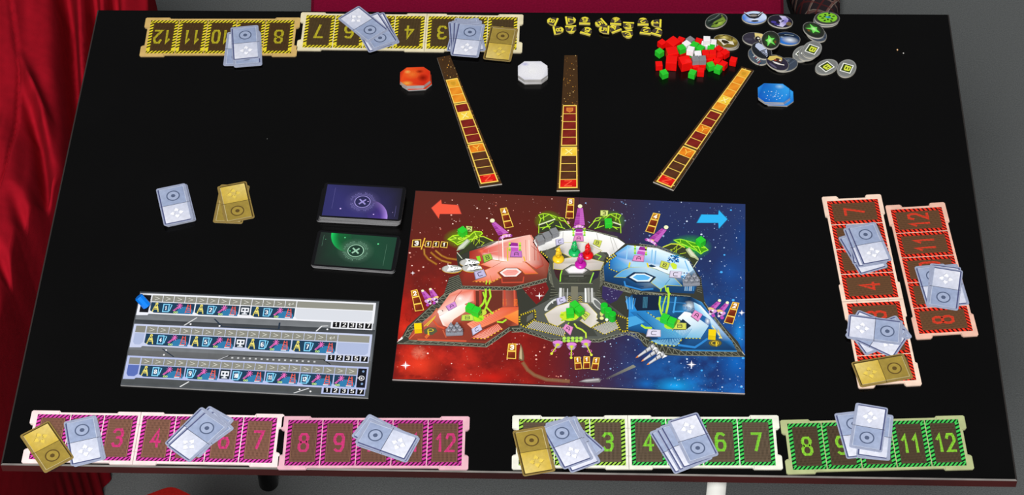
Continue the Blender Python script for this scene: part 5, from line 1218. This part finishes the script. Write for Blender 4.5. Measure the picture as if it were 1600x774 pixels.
    for P, w in (([(405, 60), (415, 110), (410, 190), (392, 275)], 18), ([(340, 135), (333, 200), (345, 260), (372, 330)], 16), ([(390, 130), (365, 210), (360, 260)], 10), ([(180, 382), (210, 402), (262, 404)], 18)): k.line(P, w, (176, 222, 50))
    k.ell(420, 385, 46, 30, (170, 210, 50)); k.ell(490, 345, 24, 14, (190, 206, 60)); k.ell(330, 322, 30, 12, (170, 210, 60)); k.up()
    for i in range(10): k.ell(385 + (i * 29) % 70, 368 + (i * 17) % 40, 8, 5, (120, 180, 30), 6)
    k.line([(500, 552), (640, 572), (690, 540), (745, 500)], 18, (44, 128, 200)); k.line([(520, 596), (1000, 604)], 12, (40, 120, 180)); k.line([(790, 385), (870, 490), (850, 490)], 9, (232, 226, 170)); k.line([(840, 420), (865, 490)], 8, (226, 200, 60)); k.glow(750, 345, 28, 40, (240, 250, 255), .9); k.up()
    k.ell(815, 535, 58, 32, (64, 66, 46)); k.up(); k.ring(815, 535, 26, 36, (196, 170, 50), 18, .55); k.ring(815, 535, 44, 52, (120, 110, 50), 18, .55); k.line([(826, 530), (826, 560)], 14, (226, 196, 40))
    k.build('room_print', board)
    # --- lower white room
    k = bpart('room', 'G', Z2)
    k.poly([(60, 240), (270, 130), (400, 60), (690, 60), (800, 110), (1000, 270), (1000, 380), (760, 440), (340, 440), (65, 345)], (84, 87, 82)); k.up()
    k.poly([(400, 40), (720, 40), (700, 140), (400, 140)], (104, 106, 98)); k.poly([(500, 290), (600, 290), (690, 345), (740, 420), (460, 420), (470, 330)], (64, 66, 60)); k.up()
    for x, w, c in ((420, 22, (220, 222, 220)), (445, 14, (150, 150, 144)), (635, 16, (236, 238, 238)), (660, 22, (170, 170, 164)), (690, 18, (200, 202, 200)), (540, 60, (120, 118, 100)), (480, 8, (200, 202, 200))): k.line([(x, 10), (x + (3 if x > 540 else -3), 120)], w, c)
    for i in range(6):
        for x in (497, 590): k.line([(x - 14, 75 + i * 9), (x, 69 + i * 9), (x + 14, 75 + i * 9)], 5, (214, 186, 40) if i % 2 else (40, 36, 24))
    for P in ([(285, 230), (390, 160), (500, 130), (500, 200), (415, 230), (455, 292), (390, 332), (320, 300)], [(580, 130), (650, 140), (735, 230), (728, 258), (762, 292), (680, 345), (590, 285), (655, 232)]):
        k.line(P + P[:1], 7, (206, 190, 60)); k.up(); k.grad(P, [(206, 198, 190), (214, 206, 198), (236, 230, 226), (220, 212, 206), (200, 192, 184), (210, 202, 194), (198, 190, 182), (196, 188, 180)]); k.up()
    for a, b, c, d in (((190, 285), (470, 355), (450, 425), (115, 345)), ((690, 345), (905, 262), (950, 340), (800, 408))):
        k.poly([a, b, c, d], (120, 118, 110)); k.up(); stairs(k, a, b, c, d, 20, (206, 202, 196)); k.up(); dash(k, [a, b, c, d, a], 7, (206, 186, 40), (44, 40, 28), 12)
    for P in ([(65, 240), (200, 195), (205, 268), (112, 345), (65, 310)], [(885, 232), (1000, 270), (995, 378), (940, 378), (892, 272)]):
        k.poly(P, (60, 60, 50)); k.up(); dash(k, P + P[:1], 14, (206, 186, 40), (40, 36, 26), 10); 
    k.poly([(130, 250), (180, 215), (185, 262), (125, 300)], (96, 98, 92)); k.up()
    k.ell(340, 148, 78, 26, (206, 208, 204), 20, 1, -.72); k.ell(735, 140, 70, 26, (200, 202, 198), 20, 1, .85); k.up(); k.ell(350, 152, 60, 20, (76, 80, 76), 20, 1, -.72); k.ell(742, 146, 50, 18, (110, 114, 112), 20, 1, .85); k.up(); k.line([(345, 118), (352, 136)], 8, (230, 232, 232))
    k.ell(495, 245, 84, 44, (190, 214, 44), 16); k.up()
    for i in range(22): k.ell(430 + (i * 47) % 140, 215 + (i * 31) % 70, 13, 7, r.choice(((150, 196, 30), (214, 230, 80), (206, 200, 40))), 6)
    k.line([(540, 315), (560, 345), (605, 365), (638, 395), (640, 432)], 14, (186, 216, 60)); k.line([(492, 305), (478, 325)], 9, (170, 210, 60)); k.poly([(725, 285), (760, 260), (830, 280), (760, 305)], (60, 62, 52))
    k.ell(775, 265, 18, 14, (226, 220, 150)); k.ell(818, 278, 14, 12, (236, 238, 226)); k.ell(775, 225, 16, 22, (210, 206, 120))
    k.build('room_print', board)
rooms()
Z3 = .00060
def cannons():
    def cone(key, pts, ball, r, extra):
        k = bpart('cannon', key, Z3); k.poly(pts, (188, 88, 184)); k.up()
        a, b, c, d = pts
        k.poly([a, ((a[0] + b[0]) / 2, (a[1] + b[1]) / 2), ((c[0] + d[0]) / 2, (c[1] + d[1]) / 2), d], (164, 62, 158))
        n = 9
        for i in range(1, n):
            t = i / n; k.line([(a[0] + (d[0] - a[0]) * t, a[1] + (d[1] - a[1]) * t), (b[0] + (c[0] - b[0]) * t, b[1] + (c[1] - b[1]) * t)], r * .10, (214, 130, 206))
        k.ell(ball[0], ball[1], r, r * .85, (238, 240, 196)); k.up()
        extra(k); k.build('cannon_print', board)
    def big(key, cx, cy, s, ux, uy):
        def e(k):
            k.ell(cx + ux * -4 * s, cy + uy * -4 * s, 30 * s, 12 * s, (226, 178, 110)); k.up()
            for i in range(6):
                o = (i - 2.5) * 17 * s; k.ell(cx - uy * o, cy + ux * o + abs(i - 2.5) * 3 * s, 11 * s, 14 * s, (224, 150, 224) if i % 2 else (240, 196, 236))
            k.ell(cx - uy * 55 * s, cy + ux * 55 * s + 12 * s, 10 * s, 12 * s, (150, 60, 150)); k.ell(cx + uy * 55 * s, cy - ux * 55 * s + 12 * s, 10 * s, 12 * s, (150, 60, 150)); k.up()
        return e
    def pedestal(key, P, side):
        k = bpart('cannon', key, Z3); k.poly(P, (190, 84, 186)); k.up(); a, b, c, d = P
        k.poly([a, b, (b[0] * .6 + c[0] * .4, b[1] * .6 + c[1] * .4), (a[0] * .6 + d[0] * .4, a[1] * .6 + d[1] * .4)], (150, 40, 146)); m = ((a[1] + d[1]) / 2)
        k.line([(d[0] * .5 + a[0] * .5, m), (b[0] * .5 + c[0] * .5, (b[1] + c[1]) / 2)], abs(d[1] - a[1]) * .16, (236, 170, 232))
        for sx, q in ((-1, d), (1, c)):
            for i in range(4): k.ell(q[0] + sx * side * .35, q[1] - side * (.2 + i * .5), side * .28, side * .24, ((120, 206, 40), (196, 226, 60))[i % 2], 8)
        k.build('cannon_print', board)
    cone('A', [(758, 345), (802, 318), (990, 470), (850, 505)], (768, 305), 32, big('A', 945, 510, 1.45, .25, .96))
    pedestal('B', [(990, -5), (1110, 5), (1118, 110), (1022, 110)], 60)
    cone('UR', [(103, 163), (140, 163), (154, 285), (76, 285)], (120, 150), 16, big('UR', 112, 293, .66, 0, 1))
    pedestal('UR', [(90, 312), (136, 312), (140, 362), (84, 362)], 32)
    cone('E', [(605, 112), (655, 130), (562, 255), (478, 215)], (650, 102), 23, big('E', 497, 240, 1.05, -.45, .9))
    pedestal('E', [(385, 298), (462, 303), (432, 385), (352, 372)], 44)
    for key, cs in (('F', (((310, 42), (345, 32), (412, 100), (345, 122)), (325, 33), ((388, 20), (425, 15), (478, 82), (412, 102)), (404, 17))), ('H', (((830, 176), (866, 186), (818, 240), (772, 225)), (853, 168), ((902, 190), (936, 200), (892, 260), (850, 242)), (920, 187)))):
        for P, b in ((cs[0], cs[1]), (cs[2], cs[3])):
            m = ((P[2][0] + P[3][0]) / 2, (P[2][1] + P[3][1]) / 2); dx = 1 if key == 'F' else -1
            def e(k, m=m, dx=dx):
                k.ell(m[0] + 10 * dx, m[1] + 14, 34, 16, (232, 196, 120), 12, 1, -.4 * dx); k.up(); k.ell(m[0] + 6 * dx, m[1] + 32, 30, 20, (196, 140, 200)); k.ell(m[0] - 20 * dx, m[1] + 26, 14, 14, (210, 150, 214)); k.up(); k.ell(m[0] + 14 * dx, m[1] + 34, 14, 11, (50, 40, 60)); k.ell(m[0] + 2 * dx, m[1] + 24, 10, 8, (240, 236, 240)); k.up(); k.ell(m[0] - 4 * dx, m[1] + 66, 16, 14, (176, 70, 176)) ; k.ell(m[0] + 24 * dx, m[1] + 52, 12, 10, (220, 210, 220))
            cone(key, [P[0], P[1], P[2], P[3]], b, 14, e)
    k = bpart('cannon', 'G', Z3)                              # the three barrels and green cells under the lower white room
    for i in range(5):
        for j in range(2): k.ell(452 + i * 36, 438 + j * 24, 16, 13, (150, 204, 70) if (i + j) % 2 else (176, 222, 90), 12)
    k.up()
    for cx, cy, tx, ty in ((395, 495, 342, 572), (515, 512, 511, 608), (640, 490, 686, 584)):
        k.ell(cx, cy - 8, 42, 34, (130, 74, 132)); k.up(); k.ell(cx, cy - 20, 44, 16, (214, 130, 206)); k.ell(cx, cy + 8, 30, 22, (176, 140, 182)); k.up()
        k.ring(cx + (tx - cx) * .65, cy + (ty - cy) * .65, 16, 21, (232, 110, 190), 16, .6); k.line([(cx, cy), (tx, ty)], 10, (206, 216, 60)); k.ell(tx, ty, 12, 11, (216, 222, 70), 10); k.ell(cx, cy, 18, 12, (196, 210, 60), 10); k.up()
    k.build('cannon_print', board)
cannons()
def wings():
    k = bpart('shield_wing', 'A', Z3)
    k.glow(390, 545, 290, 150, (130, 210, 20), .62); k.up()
    k.poly([(300, 770), (490, 590), (540, 535), (650, 525), (760, 585), (560, 660), (330, 774)], (54, 60, 36)); k.up()
    P = [(175, 555), (240, 508), (330, 498), (460, 512), (530, 450), (620, 456), (634, 480), (560, 540), (470, 560), (390, 590), (300, 630), (250, 590)]
    k.poly(P, (104, 146, 24)); k.up(); k.line(P + P[:1], 14, (176, 230, 40))
    for a, b in (((240, 520), (330, 560)), ((330, 560), (460, 520)), ((300, 600), (420, 545)), ((530, 460), (560, 530)), ((200, 560), (380, 530))): k.line([a, b], 10, (206, 244, 70))
    k.line([(490, 585), (530, 522), (650, 520), (775, 578)], 13, (190, 224, 60)); 
    for a, b in (((530, 540), (515, 620)), ((590, 530), (595, 610)), ((650, 600), (520, 540)), ((620, 640), (660, 600)), ((540, 640), (600, 560))): k.line([a, b], 7, (176, 206, 40))
    k.up(); k.poly([(285, 715), (312, 655), (430, 548), (472, 580), (385, 680)], (170, 180, 150)); k.up(); k.poly([(310, 690), (325, 655), (428, 562), (448, 582), (370, 665)], (206, 212, 196)); k.line([(295, 735), (360, 815)], 10, (206, 214, 190))
    k.build('wing_print', board)
    for s in (1, -1):
        k = bpart('shield_wing', 'C', Z3)
        X = (lambda x: x) if s == 1 else (lambda x: 1305 - x)
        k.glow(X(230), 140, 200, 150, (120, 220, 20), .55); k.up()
        k.poly([(X(100), 200), (X(310), 128), (X(430), 160), (X(540), 235), (X(300), 262), (X(100), 300)], (52, 58, 40)); k.up()
        k.poly([(X(100), 60), (X(160), 38), (X(240), 46), (X(318), 108), (X(110), 186), (X(125), 110)], (74, 96, 30)); k.up()
        for L in ([(100, 60), (160, 38), (240, 46), (318, 108)], [(100, 60), (130, 110), (105, 190)], [(160, 45), (170, 130)], [(130, 110), (240, 50)], [(240, 48), (360, 90), (400, 130), (450, 140), (530, 225)], [(320, 85), (430, 100), (470, 150)], [(150, 250), (300, 150)], [(120, 230), (260, 210)], [(200, 160), (250, 240)], [(380, 150), (420, 230)], [(330, 200), (450, 240)], [(105, 190), (100, 300)]):
            k.line([(X(x), y) for x, y in L], 10, (176, 232, 50))
        k.up(); k.line([(X(105), 190), (X(315), 115)], 16, (226, 232, 190)); k.up()
        k.build('wing_print', board)
    k = bpart('shield_wing', 'E', Z3)
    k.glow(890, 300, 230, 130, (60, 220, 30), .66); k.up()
    k.poly([(620, 300), (700, 268), (770, 272), (850, 310), (975, 430), (930, 500), (880, 420), (700, 340)], (54, 60, 40)); k.up()
    P = [(730, 232), (790, 222), (850, 236), (960, 268), (1040, 300), (1072, 332), (1030, 348), (1000, 372), (960, 340), (880, 300), (790, 272)]
    k.poly(P, (70, 150, 20)); k.up(); k.line(P + P[:1], 9, (150, 232, 50))
    for a, b in (((790, 225), (800, 270)), ((850, 240), (960, 330)), ((960, 270), (1000, 360)), ((900, 290), (1040, 310)), ((740, 240), (860, 290))): k.line([a, b], 7, (180, 240, 60))
    k.line([(620, 302), (700, 270), (765, 272), (835, 305)], 11, (206, 220, 60))
    for a, b in (((700, 340), (770, 280)), ((760, 280), (750, 360)), ((730, 350), (810, 300)), ((790, 370), (850, 360)), ((690, 330), (740, 320))): k.line([a, b], 6, (176, 206, 40))
    k.up(); k.poly([(845, 328), (882, 303), (978, 420), (975, 440), (940, 415), (895, 400)], (176, 186, 140)); k.up(); k.poly([(865, 330), (884, 316), (955, 405), (905, 388)], (214, 218, 190)); k.line([(965, 445), (925, 505)], 7, (206, 214, 180))
    k.build('wing_print', board)
wings()
Z4 = .00090
def plate(key, q, col, ch):
    k = bpart('plate', key, Z4)
    tl, tr, br, bl = q; m = (sum(p[0] for p in q) / 4, sum(p[1] for p in q) / 4); h = hypot(tl[0] - bl[0], tl[1] - bl[1])
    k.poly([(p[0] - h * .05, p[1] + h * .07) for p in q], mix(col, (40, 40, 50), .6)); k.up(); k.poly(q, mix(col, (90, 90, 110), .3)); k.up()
    k.poly([(m[0] + (p[0] - m[0]) * .88, m[1] + (p[1] - m[1]) * .88) for p in q], col); k.up()
    ex = ((tr[0] - tl[0] + br[0] - bl[0]) / 2, (tr[1] - tl[1] + br[1] - bl[1]) / 2); ey = ((tl[0] - bl[0] + tr[0] - br[0]) / 2, (tl[1] - bl[1] + tr[1] - br[1]) / 2)
    o = (m[0] - ex[0] * .18 - ey[0] * .25, m[1] - ex[1] * .18 - ey[1] * .25)
    k.text(ch, o, (ex[0] * .36, ex[1] * .36), (ey[0] * .5, ey[1] * .5), hypot(*ey) * .085, (48, 40, 60))
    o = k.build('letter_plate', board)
PI_, LI_, LA_ = (226, 140, 196), (204, 214, 84), (200, 196, 226)
for a in (('B', [(1020, 112), (1160, 110), (1170, 195), (1010, 192)], (196, 112, 196), 'A'), ('B', [(635, 168), (745, 145), (775, 215), (660, 270)], (156, 194, 64), 'B'), ('B', [(522, 392), (652, 360), (690, 450), (545, 495)], (188, 182, 218), 'C'),
          ('C', [(580, 335), (700, 332), (706, 412), (565, 412)], PI_, 'A'), ('C', [(852, 388), (955, 405), (922, 496), (830, 446)], LI_, 'B'), ('C', [(328, 386), (430, 370), (442, 440), (336, 472)], LA_, 'C'),
          ('E', [(328, 386), (432, 386), (425, 452), (308, 440)], PI_, 'A'), ('E', [(602, 438), (692, 465), (666, 532), (584, 500)], LI_, 'B'), ('E', [(692, 540), (812, 550), (796, 616), (680, 606)], (214, 208, 228), 'C'),
          ('F', [(558, 190), (650, 140), (672, 190), (590, 236)], (206, 136, 206), 'A'), ('F', [(720, 280), (836, 270), (838, 335), (714, 336)], (190, 210, 80), 'B'), ('F', [(818, 420), (905, 370), (926, 425), (832, 484)], LA_, 'C'),
          ('H', [(640, 250), (708, 290), (670, 350), (605, 302)], PI_, 'A'), ('H', [(460, 358), (566, 364), (566, 420), (448, 416)], (206, 210, 84), 'B'), ('H', [(235, 415), (345, 424), (346, 482), (218, 480)], (218, 212, 232), 'C'),
          ('G', [(465, 315), (530, 345), (505, 416), (438, 355)], PI_, 'A'), ('G', [(590, 238), (640, 205), (678, 230), (630, 288)], LI_, 'B'), ('G', [(383, 96), (455, 75), (473, 120), (394, 156)], LA_, 'C')):
    plate(*a)
def nbox(key, q, n, ch, lw):
    k = bpart('nbox', key, Z4); tl, tr, br, bl = q
    k.poly(q, (244, 206, 84)); k.up(); L = lambda a, b, t: (a[0] + (b[0] - a[0]) * t, a[1] + (b[1] - a[1]) * t)
    for i in range(n):
        a, b, c, d = L(tl, bl, i / n), L(tr, br, i / n), L(tr, br, (i + 1) / n), L(tl, bl, (i + 1) / n)
        m = ((a[0] + b[0] + c[0] + d[0]) / 4, (a[1] + b[1] + c[1] + d[1]) / 4); h = hypot(a[0] - d[0], a[1] - d[1]); s = 1 - 2 * lw / h
        f = lambda p, s=s, m=m: (m[0] + (p[0] - m[0]) * s, m[1] + (p[1] - m[1]) * s)
        if n == 1: k.poly([f(p) for p in (a, b, c, d)], (66, 34, 14))
        elif i == 0: k.grad([f(p) for p in (a, b, c, d)], [(206, 150, 40), (190, 126, 26), (150, 84, 16), (170, 100, 20)])
        else: k.grad([f(p) for p in (a, b, c, d)], [(150, 64, 26), (120, 40, 14), (96, 28, 10), (110, 40, 16)])
        if i == 0:
            k.up(); ex = ((b[0] - a[0]) * .36, (b[1] - a[1]) * .36); ey = ((a[0] - d[0]) * .5, (a[1] - d[1]) * .5)
            k.text(ch, (m[0] - ex[0] / 2 - ey[0] / 2, m[1] - ex[1] / 2 - ey[1] / 2), ex, ey, h * .15, (255, 252, 240)); k.z -= k.dz
    k.build('number_box', board)
for a in (('A', [(870, 145), (960, 130), (1055, 390), (935, 412)], 3, '4', 8), ('UR', [(30, 94), (79, 95), (75, 239), (15, 236)], 3, '5', 4.4), ('UR', [(640, 197), (692, 206), (646, 347), (583, 330)], 3, '4', 4.4), ('F', [(205, 35), (270, 18), (340, 230), (248, 243)], 3, '2', 6), ('H', [(966, 180), (1025, 190), (968, 376), (890, 358)], 3, '2', 5.5),
          ('UL', [(203, 390), (265, 387), (262, 442), (197, 442)], 1, '3', 4.5), ('UL', [(298, 398), (338, 400), (332, 444), (290, 441)], 1, '1', 4.2), ('UL', [(352, 400), (395, 402), (389, 444), (344, 441)], 1, '1', 4.2), ('UL', [(408, 401), (456, 407), (449, 449), (399, 443)], 1, '1', 4.2),
          ('LL', [(835, 421), (889, 421), (887, 525), (824, 521)], 2, '3', 4.5), ('G', [(537, 602), (590, 600), (607, 706), (544, 711)], 2, '1', 5), ('G', [(618, 597), (673, 598), (676, 703), (614, 706)], 2, '1', 5), ('G', [(705, 604), (759, 608), (743, 717), (681, 711)], 2, '1', 5)):
    nbox(*a)
def sundries():
    k = bpart('s', 'UL', Z4); k.line([(290, 380), (266, 456)], 9, (236, 186, 60)); k.build('slash', board)
    for key, q, ch in (('A', [(412, 378), (500, 386), (492, 458), (425, 452)], '2'), ('C', [(930, -5), (1036, -3), (1030, 76), (928, 70)], '3')):
        k = bpart('s', key, Z4); k.poly(q, (150, 170, 70)); k.up(); m = (sum(p[0] for p in q) / 4, sum(p[1] for p in q) / 4); k.poly([(m[0] + (p[0] - m[0]) * .9, m[1] + (p[1] - m[1]) * .88) for p in q], (214, 224, 130)); k.up()
        k.text(ch, (m[0] - 18, m[1] + 22), (36, 0), (0, -44), 9, (40, 46, 24)); k.build('shield_number', board)
    for cx, cy in ((470, 268), (232, 352), (500, 340)):                         # three white fighters
        k = bpart('s', 'B', Z4); k.ell(cx - 5, cy + 8, 138, 56, (206, 160, 40)); k.up(); k.ell(cx - 10, cy + 2, 134, 52, (160, 160, 152)); k.ell(cx - 70, cy + 6, 55, 44, (188, 188, 184)); k.up()
        k.poly([(cx - 70, cy - 52), (cx - 20, cy - 48), (cx + 10, cy - 28), (cx + 110, cy - 16), (cx + 130, cy + 8), (cx + 40, cy + 20), (cx + 10, cy + 45), (cx - 20, cy + 24), (cx - 75, cy + 34), (cx - 60, cy + 2), (cx - 40, cy - 18)], (244, 246, 244)); k.up()
        k.poly([(cx - 20, cy - 34), (cx + 6, cy - 24), (cx, cy - 14), (cx - 30, cy - 18)], (60, 72, 60)); k.line([(cx + 40, cy - 12), (cx + 30, cy + 6)], 8, (120, 120, 112)); k.line([(cx + 68, cy - 12), (cx + 60, cy + 4)], 8, (120, 120, 112)); k.line([(cx - 10, cy + 38), (cx + 60, cy + 24), (cx + 120, cy + 14)], 9, (66, 66, 60)); k.build('fighter_print', board)
    for (x0, y0), (x1, y1) in (((128, 666), (288, 556)), ((176, 697), (322, 594)), ((222, 727), (372, 624))):   # three rockets
        k = bpart('s', 'H', Z4); dx, dy = x1 - x0, y1 - y0; L = hypot(dx, dy); ux, uy = dx / L, dy / L
        at = lambda t, s: (x0 + dx * t - uy * s, y0 + dy * t + ux * s)
        k.poly([at(0, 0), at(.12, 9), at(.30, 12), at(.30, -10), at(.1, -6)], (232, 140, 60)); k.up()
        k.poly([at(.12, 9), at(.5, 14), at(.9, 22), at(1, 26), at(1.02, -18), at(.9, -20), at(.5, -12), at(.14, -6)], (150, 152, 156)); k.up(); k.poly([at(.14, 5), at(.5, 8), at(.95, 10), at(.95, -14), at(.5, -8), at(.15, -4)], (206, 208, 212)); k.up()
        k.poly([at(.78, 30), at(1.06, 38), at(.98, 14)], (236, 238, 240)); k.poly([at(.7, -12), at(.86, -34), at(.98, -14)], (96, 98, 102)); k.line([at(.55, 10), at(.58, -10)], 7, (70, 72, 76)); k.line([at(.80, 16), at(.84, -16)], 7, (70, 72, 76)); k.build('rocket_print', board)
    k = bpart('s', 'LL', Z4); k.poly([(905, 528), (906, 490), (918, 420), (932, 455), (942, 510), (940, 535), (922, 538)], (110, 90, 64)); k.up(); k.poly([(910, 520), (912, 480), (919, 430), (926, 470), (928, 530)], (186, 166, 130)); k.build('missile_print', board)
    k = bpart('s', 'LR', Z4); k.poly([(102, 678), (150, 660), (240, 652), (254, 664), (246, 682), (160, 684)], (120, 116, 118)); k.up(); k.poly([(120, 674), (160, 664), (236, 658), (242, 668), (160, 676)], (176, 174, 176)); k.build('missile_print', board)
sundries()

# ------------------------------------------------------------------ pieces standing on the board
BZ = BH + .00115
def on_board(c, key, x, y, ang, label, group, lev=0):
    z = BZ + lev * SM * 1.01; p = U(*zp(key, x, y), z + SM)
    o = link('wooden_cube', CM[(c, 0)], loc=(p.x, p.y, TZ + z), rz=radians(ang)); tag(o, label, 'cube', group)
gg = 'green cubes on the space board'
on_board('g', 'A', 365, 420, 40, 'green cube at the upper left wing of the space board', gg)
on_board('g', 'C', 1037, 132, 3, 'green cube on the right wing beside the central purple cannon', gg)
on_board('g', 'E', 1000, 222, 38, 'green cube at the upper right wing of the space board', gg)
on_board('g', 'F', 803, 182, -28, 'green cube in the lower red room, left one of two', gg)
on_board('g', 'F', 866, 217, -28, 'green cube in the lower red room, right one of two', gg)
on_board('g', 'H', 383, 303, -28, 'green cube in the lower blue room, left one of two', gg)
on_board('g', 'H', 444, 333, -28, 'green cube in the lower blue room, right one of two', gg)
on_board('g', 'G', 541, 138, 38, 'green cube in the lower white room, back one of three', gg)
on_board('g', 'G', 583, 180, 40, 'green cube in the lower white room, right one of three', gg)
on_board('g', 'G', 502, 198, 3, 'green cube in the lower white room, left one of three', gg)
on_board('y', 'F', 277, 384, 4, 'yellow cube in the left tip of the red side', 'yellow cubes on the space board')
on_board('y', 'H', 790, 440, -6, 'yellow cube in the right tip of the blue side', 'yellow cubes on the space board')
for i, (x, y) in enumerate(((118, 362), (212, 313), (308, 263))):
    on_board('a', 'C', x, y, 24, f'grey cube on the upper white room, {["left", "middle", "right"][i]} one of the slanted row', 'grey cubes on the space board')
bm = bmesh.new(); lathe(bm, [(.0040, 0), (.0044, .0005), (.0044, .0118), (.0040, .0123)], 24); CYL = bm_mesh('capsule', bm, material('green_dowel', (20, 186, 40), rough=.4))
for i, (x, y) in enumerate(((797, 148), (832, 188), (868, 222))):
    p = U(*zp('G', x, y), BZ + .0123); o = link('fuel_capsule', CYL, loc=(p.x, p.y, TZ + BZ)); tag(o, f'green wooden cylinder in the lower white room, {["back", "middle", "front"][i]} one of three', 'peg', 'green cylinders on the space board')

def astronaut(key, x, y, col, word, ang, where):
    m = material(word + '_plastic', col, rough=.28, spec=.5)
    p = U(*zp(key, x, y), BZ)
    t = empty('astronaut_pawn', (p.x, p.y, TZ + BZ), radians(ang)); tag(t, f'{word} plastic astronaut pawn {where}', 'pawn', 'astronaut pawns in the upper white room')
    bm = bmesh.new(); lathe(bm, [(.0070, 0), (.0073, .0008), (.0071, .0022), (.0060, .0034), (.0038, .0042), (.0030, .0046)], 24); link('base', bm_mesh('base', bm, m, True), t)
    bm = bmesh.new(); lathe(bm, [(.0026, .0043), (.0022, .0070), (.0026, .0095), (.0032, .0122), (.0034, .0140), (.0024, .0154), (.0014, .0158)], 16, sy=.8)
    for s in (-1, 1):                                         # arms pressed against the suit
        lathe(bm, [(.0006, 0), (.0012, .0006), (.0012, .0052), (.0006, .0062)], 10, off=(s * .0034, -.0006, .0086), tilt=Matrix.Rotation(s * -.16, 3, 'Y'))
    box(bm, (0, .0028, .0126), (.0036, .0022, .0046))
    link('body', bm_mesh('body', bm, m, True), t)
    bm = bmesh.new(); bmesh.ops.create_uvsphere(bm, u_segments=16, v_segments=10, radius=.0030); bmesh.ops.translate(bm, verts=bm.verts, vec=(0, 0, .0180))
    lathe(bm, [(.0004, 0), (.0007, .0004), (.0006, .0016), (.0009, .0022)], 8, off=(.0012, .0004, .0204)); link('helmet', bm_mesh('helmet', bm, m, True), t)
    bm = bmesh.new(); box(bm, (0, -.0027, .0180), (.0036, .0012, .0022)); bmesh.ops.bevel(bm, geom=bm.edges[:], offset=.0004, segments=1, affect='EDGES'); link('visor', bm_mesh('visor', bm, m), t)
astronaut('C', 365, 652, (236, 196, 30), 'yellow', 20, 'at the left of the white room floor')
astronaut('C', 580, 565, (16, 176, 92), 'green', -10, 'at the back of the white room floor')
astronaut('C', 757, 602, (224, 10, 16), 'red', 25, 'at the right of the white room floor')
astronaut('C', 663, 725, (186, 20, 160), 'magenta', -5, 'standing nearest by the white hexagon')

def robots(key, x, y, ang, label):
    m = material('grey_robot_plastic', (138, 142, 152), rough=.4, spec=.4, noise=.05, nscale=300) if 'grey_robot_plastic' not in bpy.data.materials else bpy.data.materials['grey_robot_plastic']
    p = U(*zp(key, x, y), BZ)
    t = empty('robot_squad', (p.x, p.y, TZ + BZ), radians(ang)); tag(t, label, 'figurine', 'grey robot squads on the space board')
    bm = bmesh.new(); box(bm, (0, 0, .0017), (.0205, .0100, .0034)); bmesh.ops.bevel(bm, geom=bm.edges[:], offset=.0006, segments=2, affect='EDGES'); link('base', bm_mesh('base', bm, m), t)
    for i, (rx, ry, h) in enumerate(((-.0068, -.0022, .0), (0, -.0028, .0004), (.0068, -.0022, 0), (-.0036, .0022, .0022), (.0036, .0022, .0022))):
        bm = bmesh.new(); o = (rx, ry, .0034)
        for s in (-1, 1): box(bm, (rx + s * .0011, ry, .0034 + .0016), (.0014, .0016, .0034))
        lathe(bm, [(.0016, .003), (.0024, .0042), (.0027, .0066 + h), (.0014, .0078 + h)], 10, off=o)
        for s in (-1, 1): lathe(bm, [(.0006, 0), (.0009, .0005), (.0009, .0040), (.0005, .0048)], 8, off=(rx + s * .0029, ry - .0006, .0034 + .0030 + h), tilt=Matrix.Rotation(s * -.2, 3, 'Y'))
        box(bm, (rx, ry, .0034 + .0090 + h), (.0024, .0024, .0024)); box(bm, (rx, ry - .0012, .0034 + .0092 + h), (.0018, .0006, .0008))
        link('robot', bm_mesh('robot', bm, m), t)
robots('F', 645, 455, 2, 'grey plastic robot squad in the lower red room')
robots('E', 902, 665, 2, 'grey plastic robot squad at the right side of the upper blue room')

def marker():
    """blue log marker tilted on the mission board's first space"""
    m = material('blue_dowel', (4, 122, 232), rough=.35, spec=.4)
    R, Lg = .0057, .0160
    A = U(216.3, 462.3, MH + .0178); B = U(229.5, 477, MH + .0058)
    ax = (A - B); d = ax.normalized()
    t = empty('log_marker', (B.x, B.y, TZ + MH + .0005)); tag(t, 'blue wooden peg leaning on the first space of the mission board', 'peg')
    bm = bmesh.new(); lathe(bm, [(R * .93, 0), (R, .0006), (R, ax.length - .0006), (R * .93, ax.length)], 8, tilt=Vector((0, 0, 1)).rotation_difference(d).to_matrix(), off=B - Vector((B.x, B.y, TZ + MH + .0005)))
    zmin = min(v.co.z for v in bm.verts); bmesh.ops.translate(bm, verts=bm.verts, vec=(0, 0, -zmin))
    link('peg', bm_mesh('peg', bm, m), t)
marker()
for x, y, s, col, lab in ((1402, 79, .0014, (236, 190, 140), 'tan crumb on the bare table at right, larger one'), (1411.5, 84, .0009, (240, 236, 230), 'white crumb on the bare table at right, tiny one')):
    bm = bmesh.new(); bmesh.ops.create_icosphere(bm, subdivisions=1, radius=s)
    for v in bm.verts: v.co *= .8 + .4 * random.random()
    zmin = min(v.co.z for v in bm.verts); bmesh.ops.translate(bm, verts=bm.verts, vec=(0, 0, -zmin))
    p = U(x, y); tag(link('crumb', bm_mesh('crumb', bm, material('crumb', col, rough=.8)), loc=(p.x, p.y, TZ + .0001), rz=.6), lab, 'crumb')
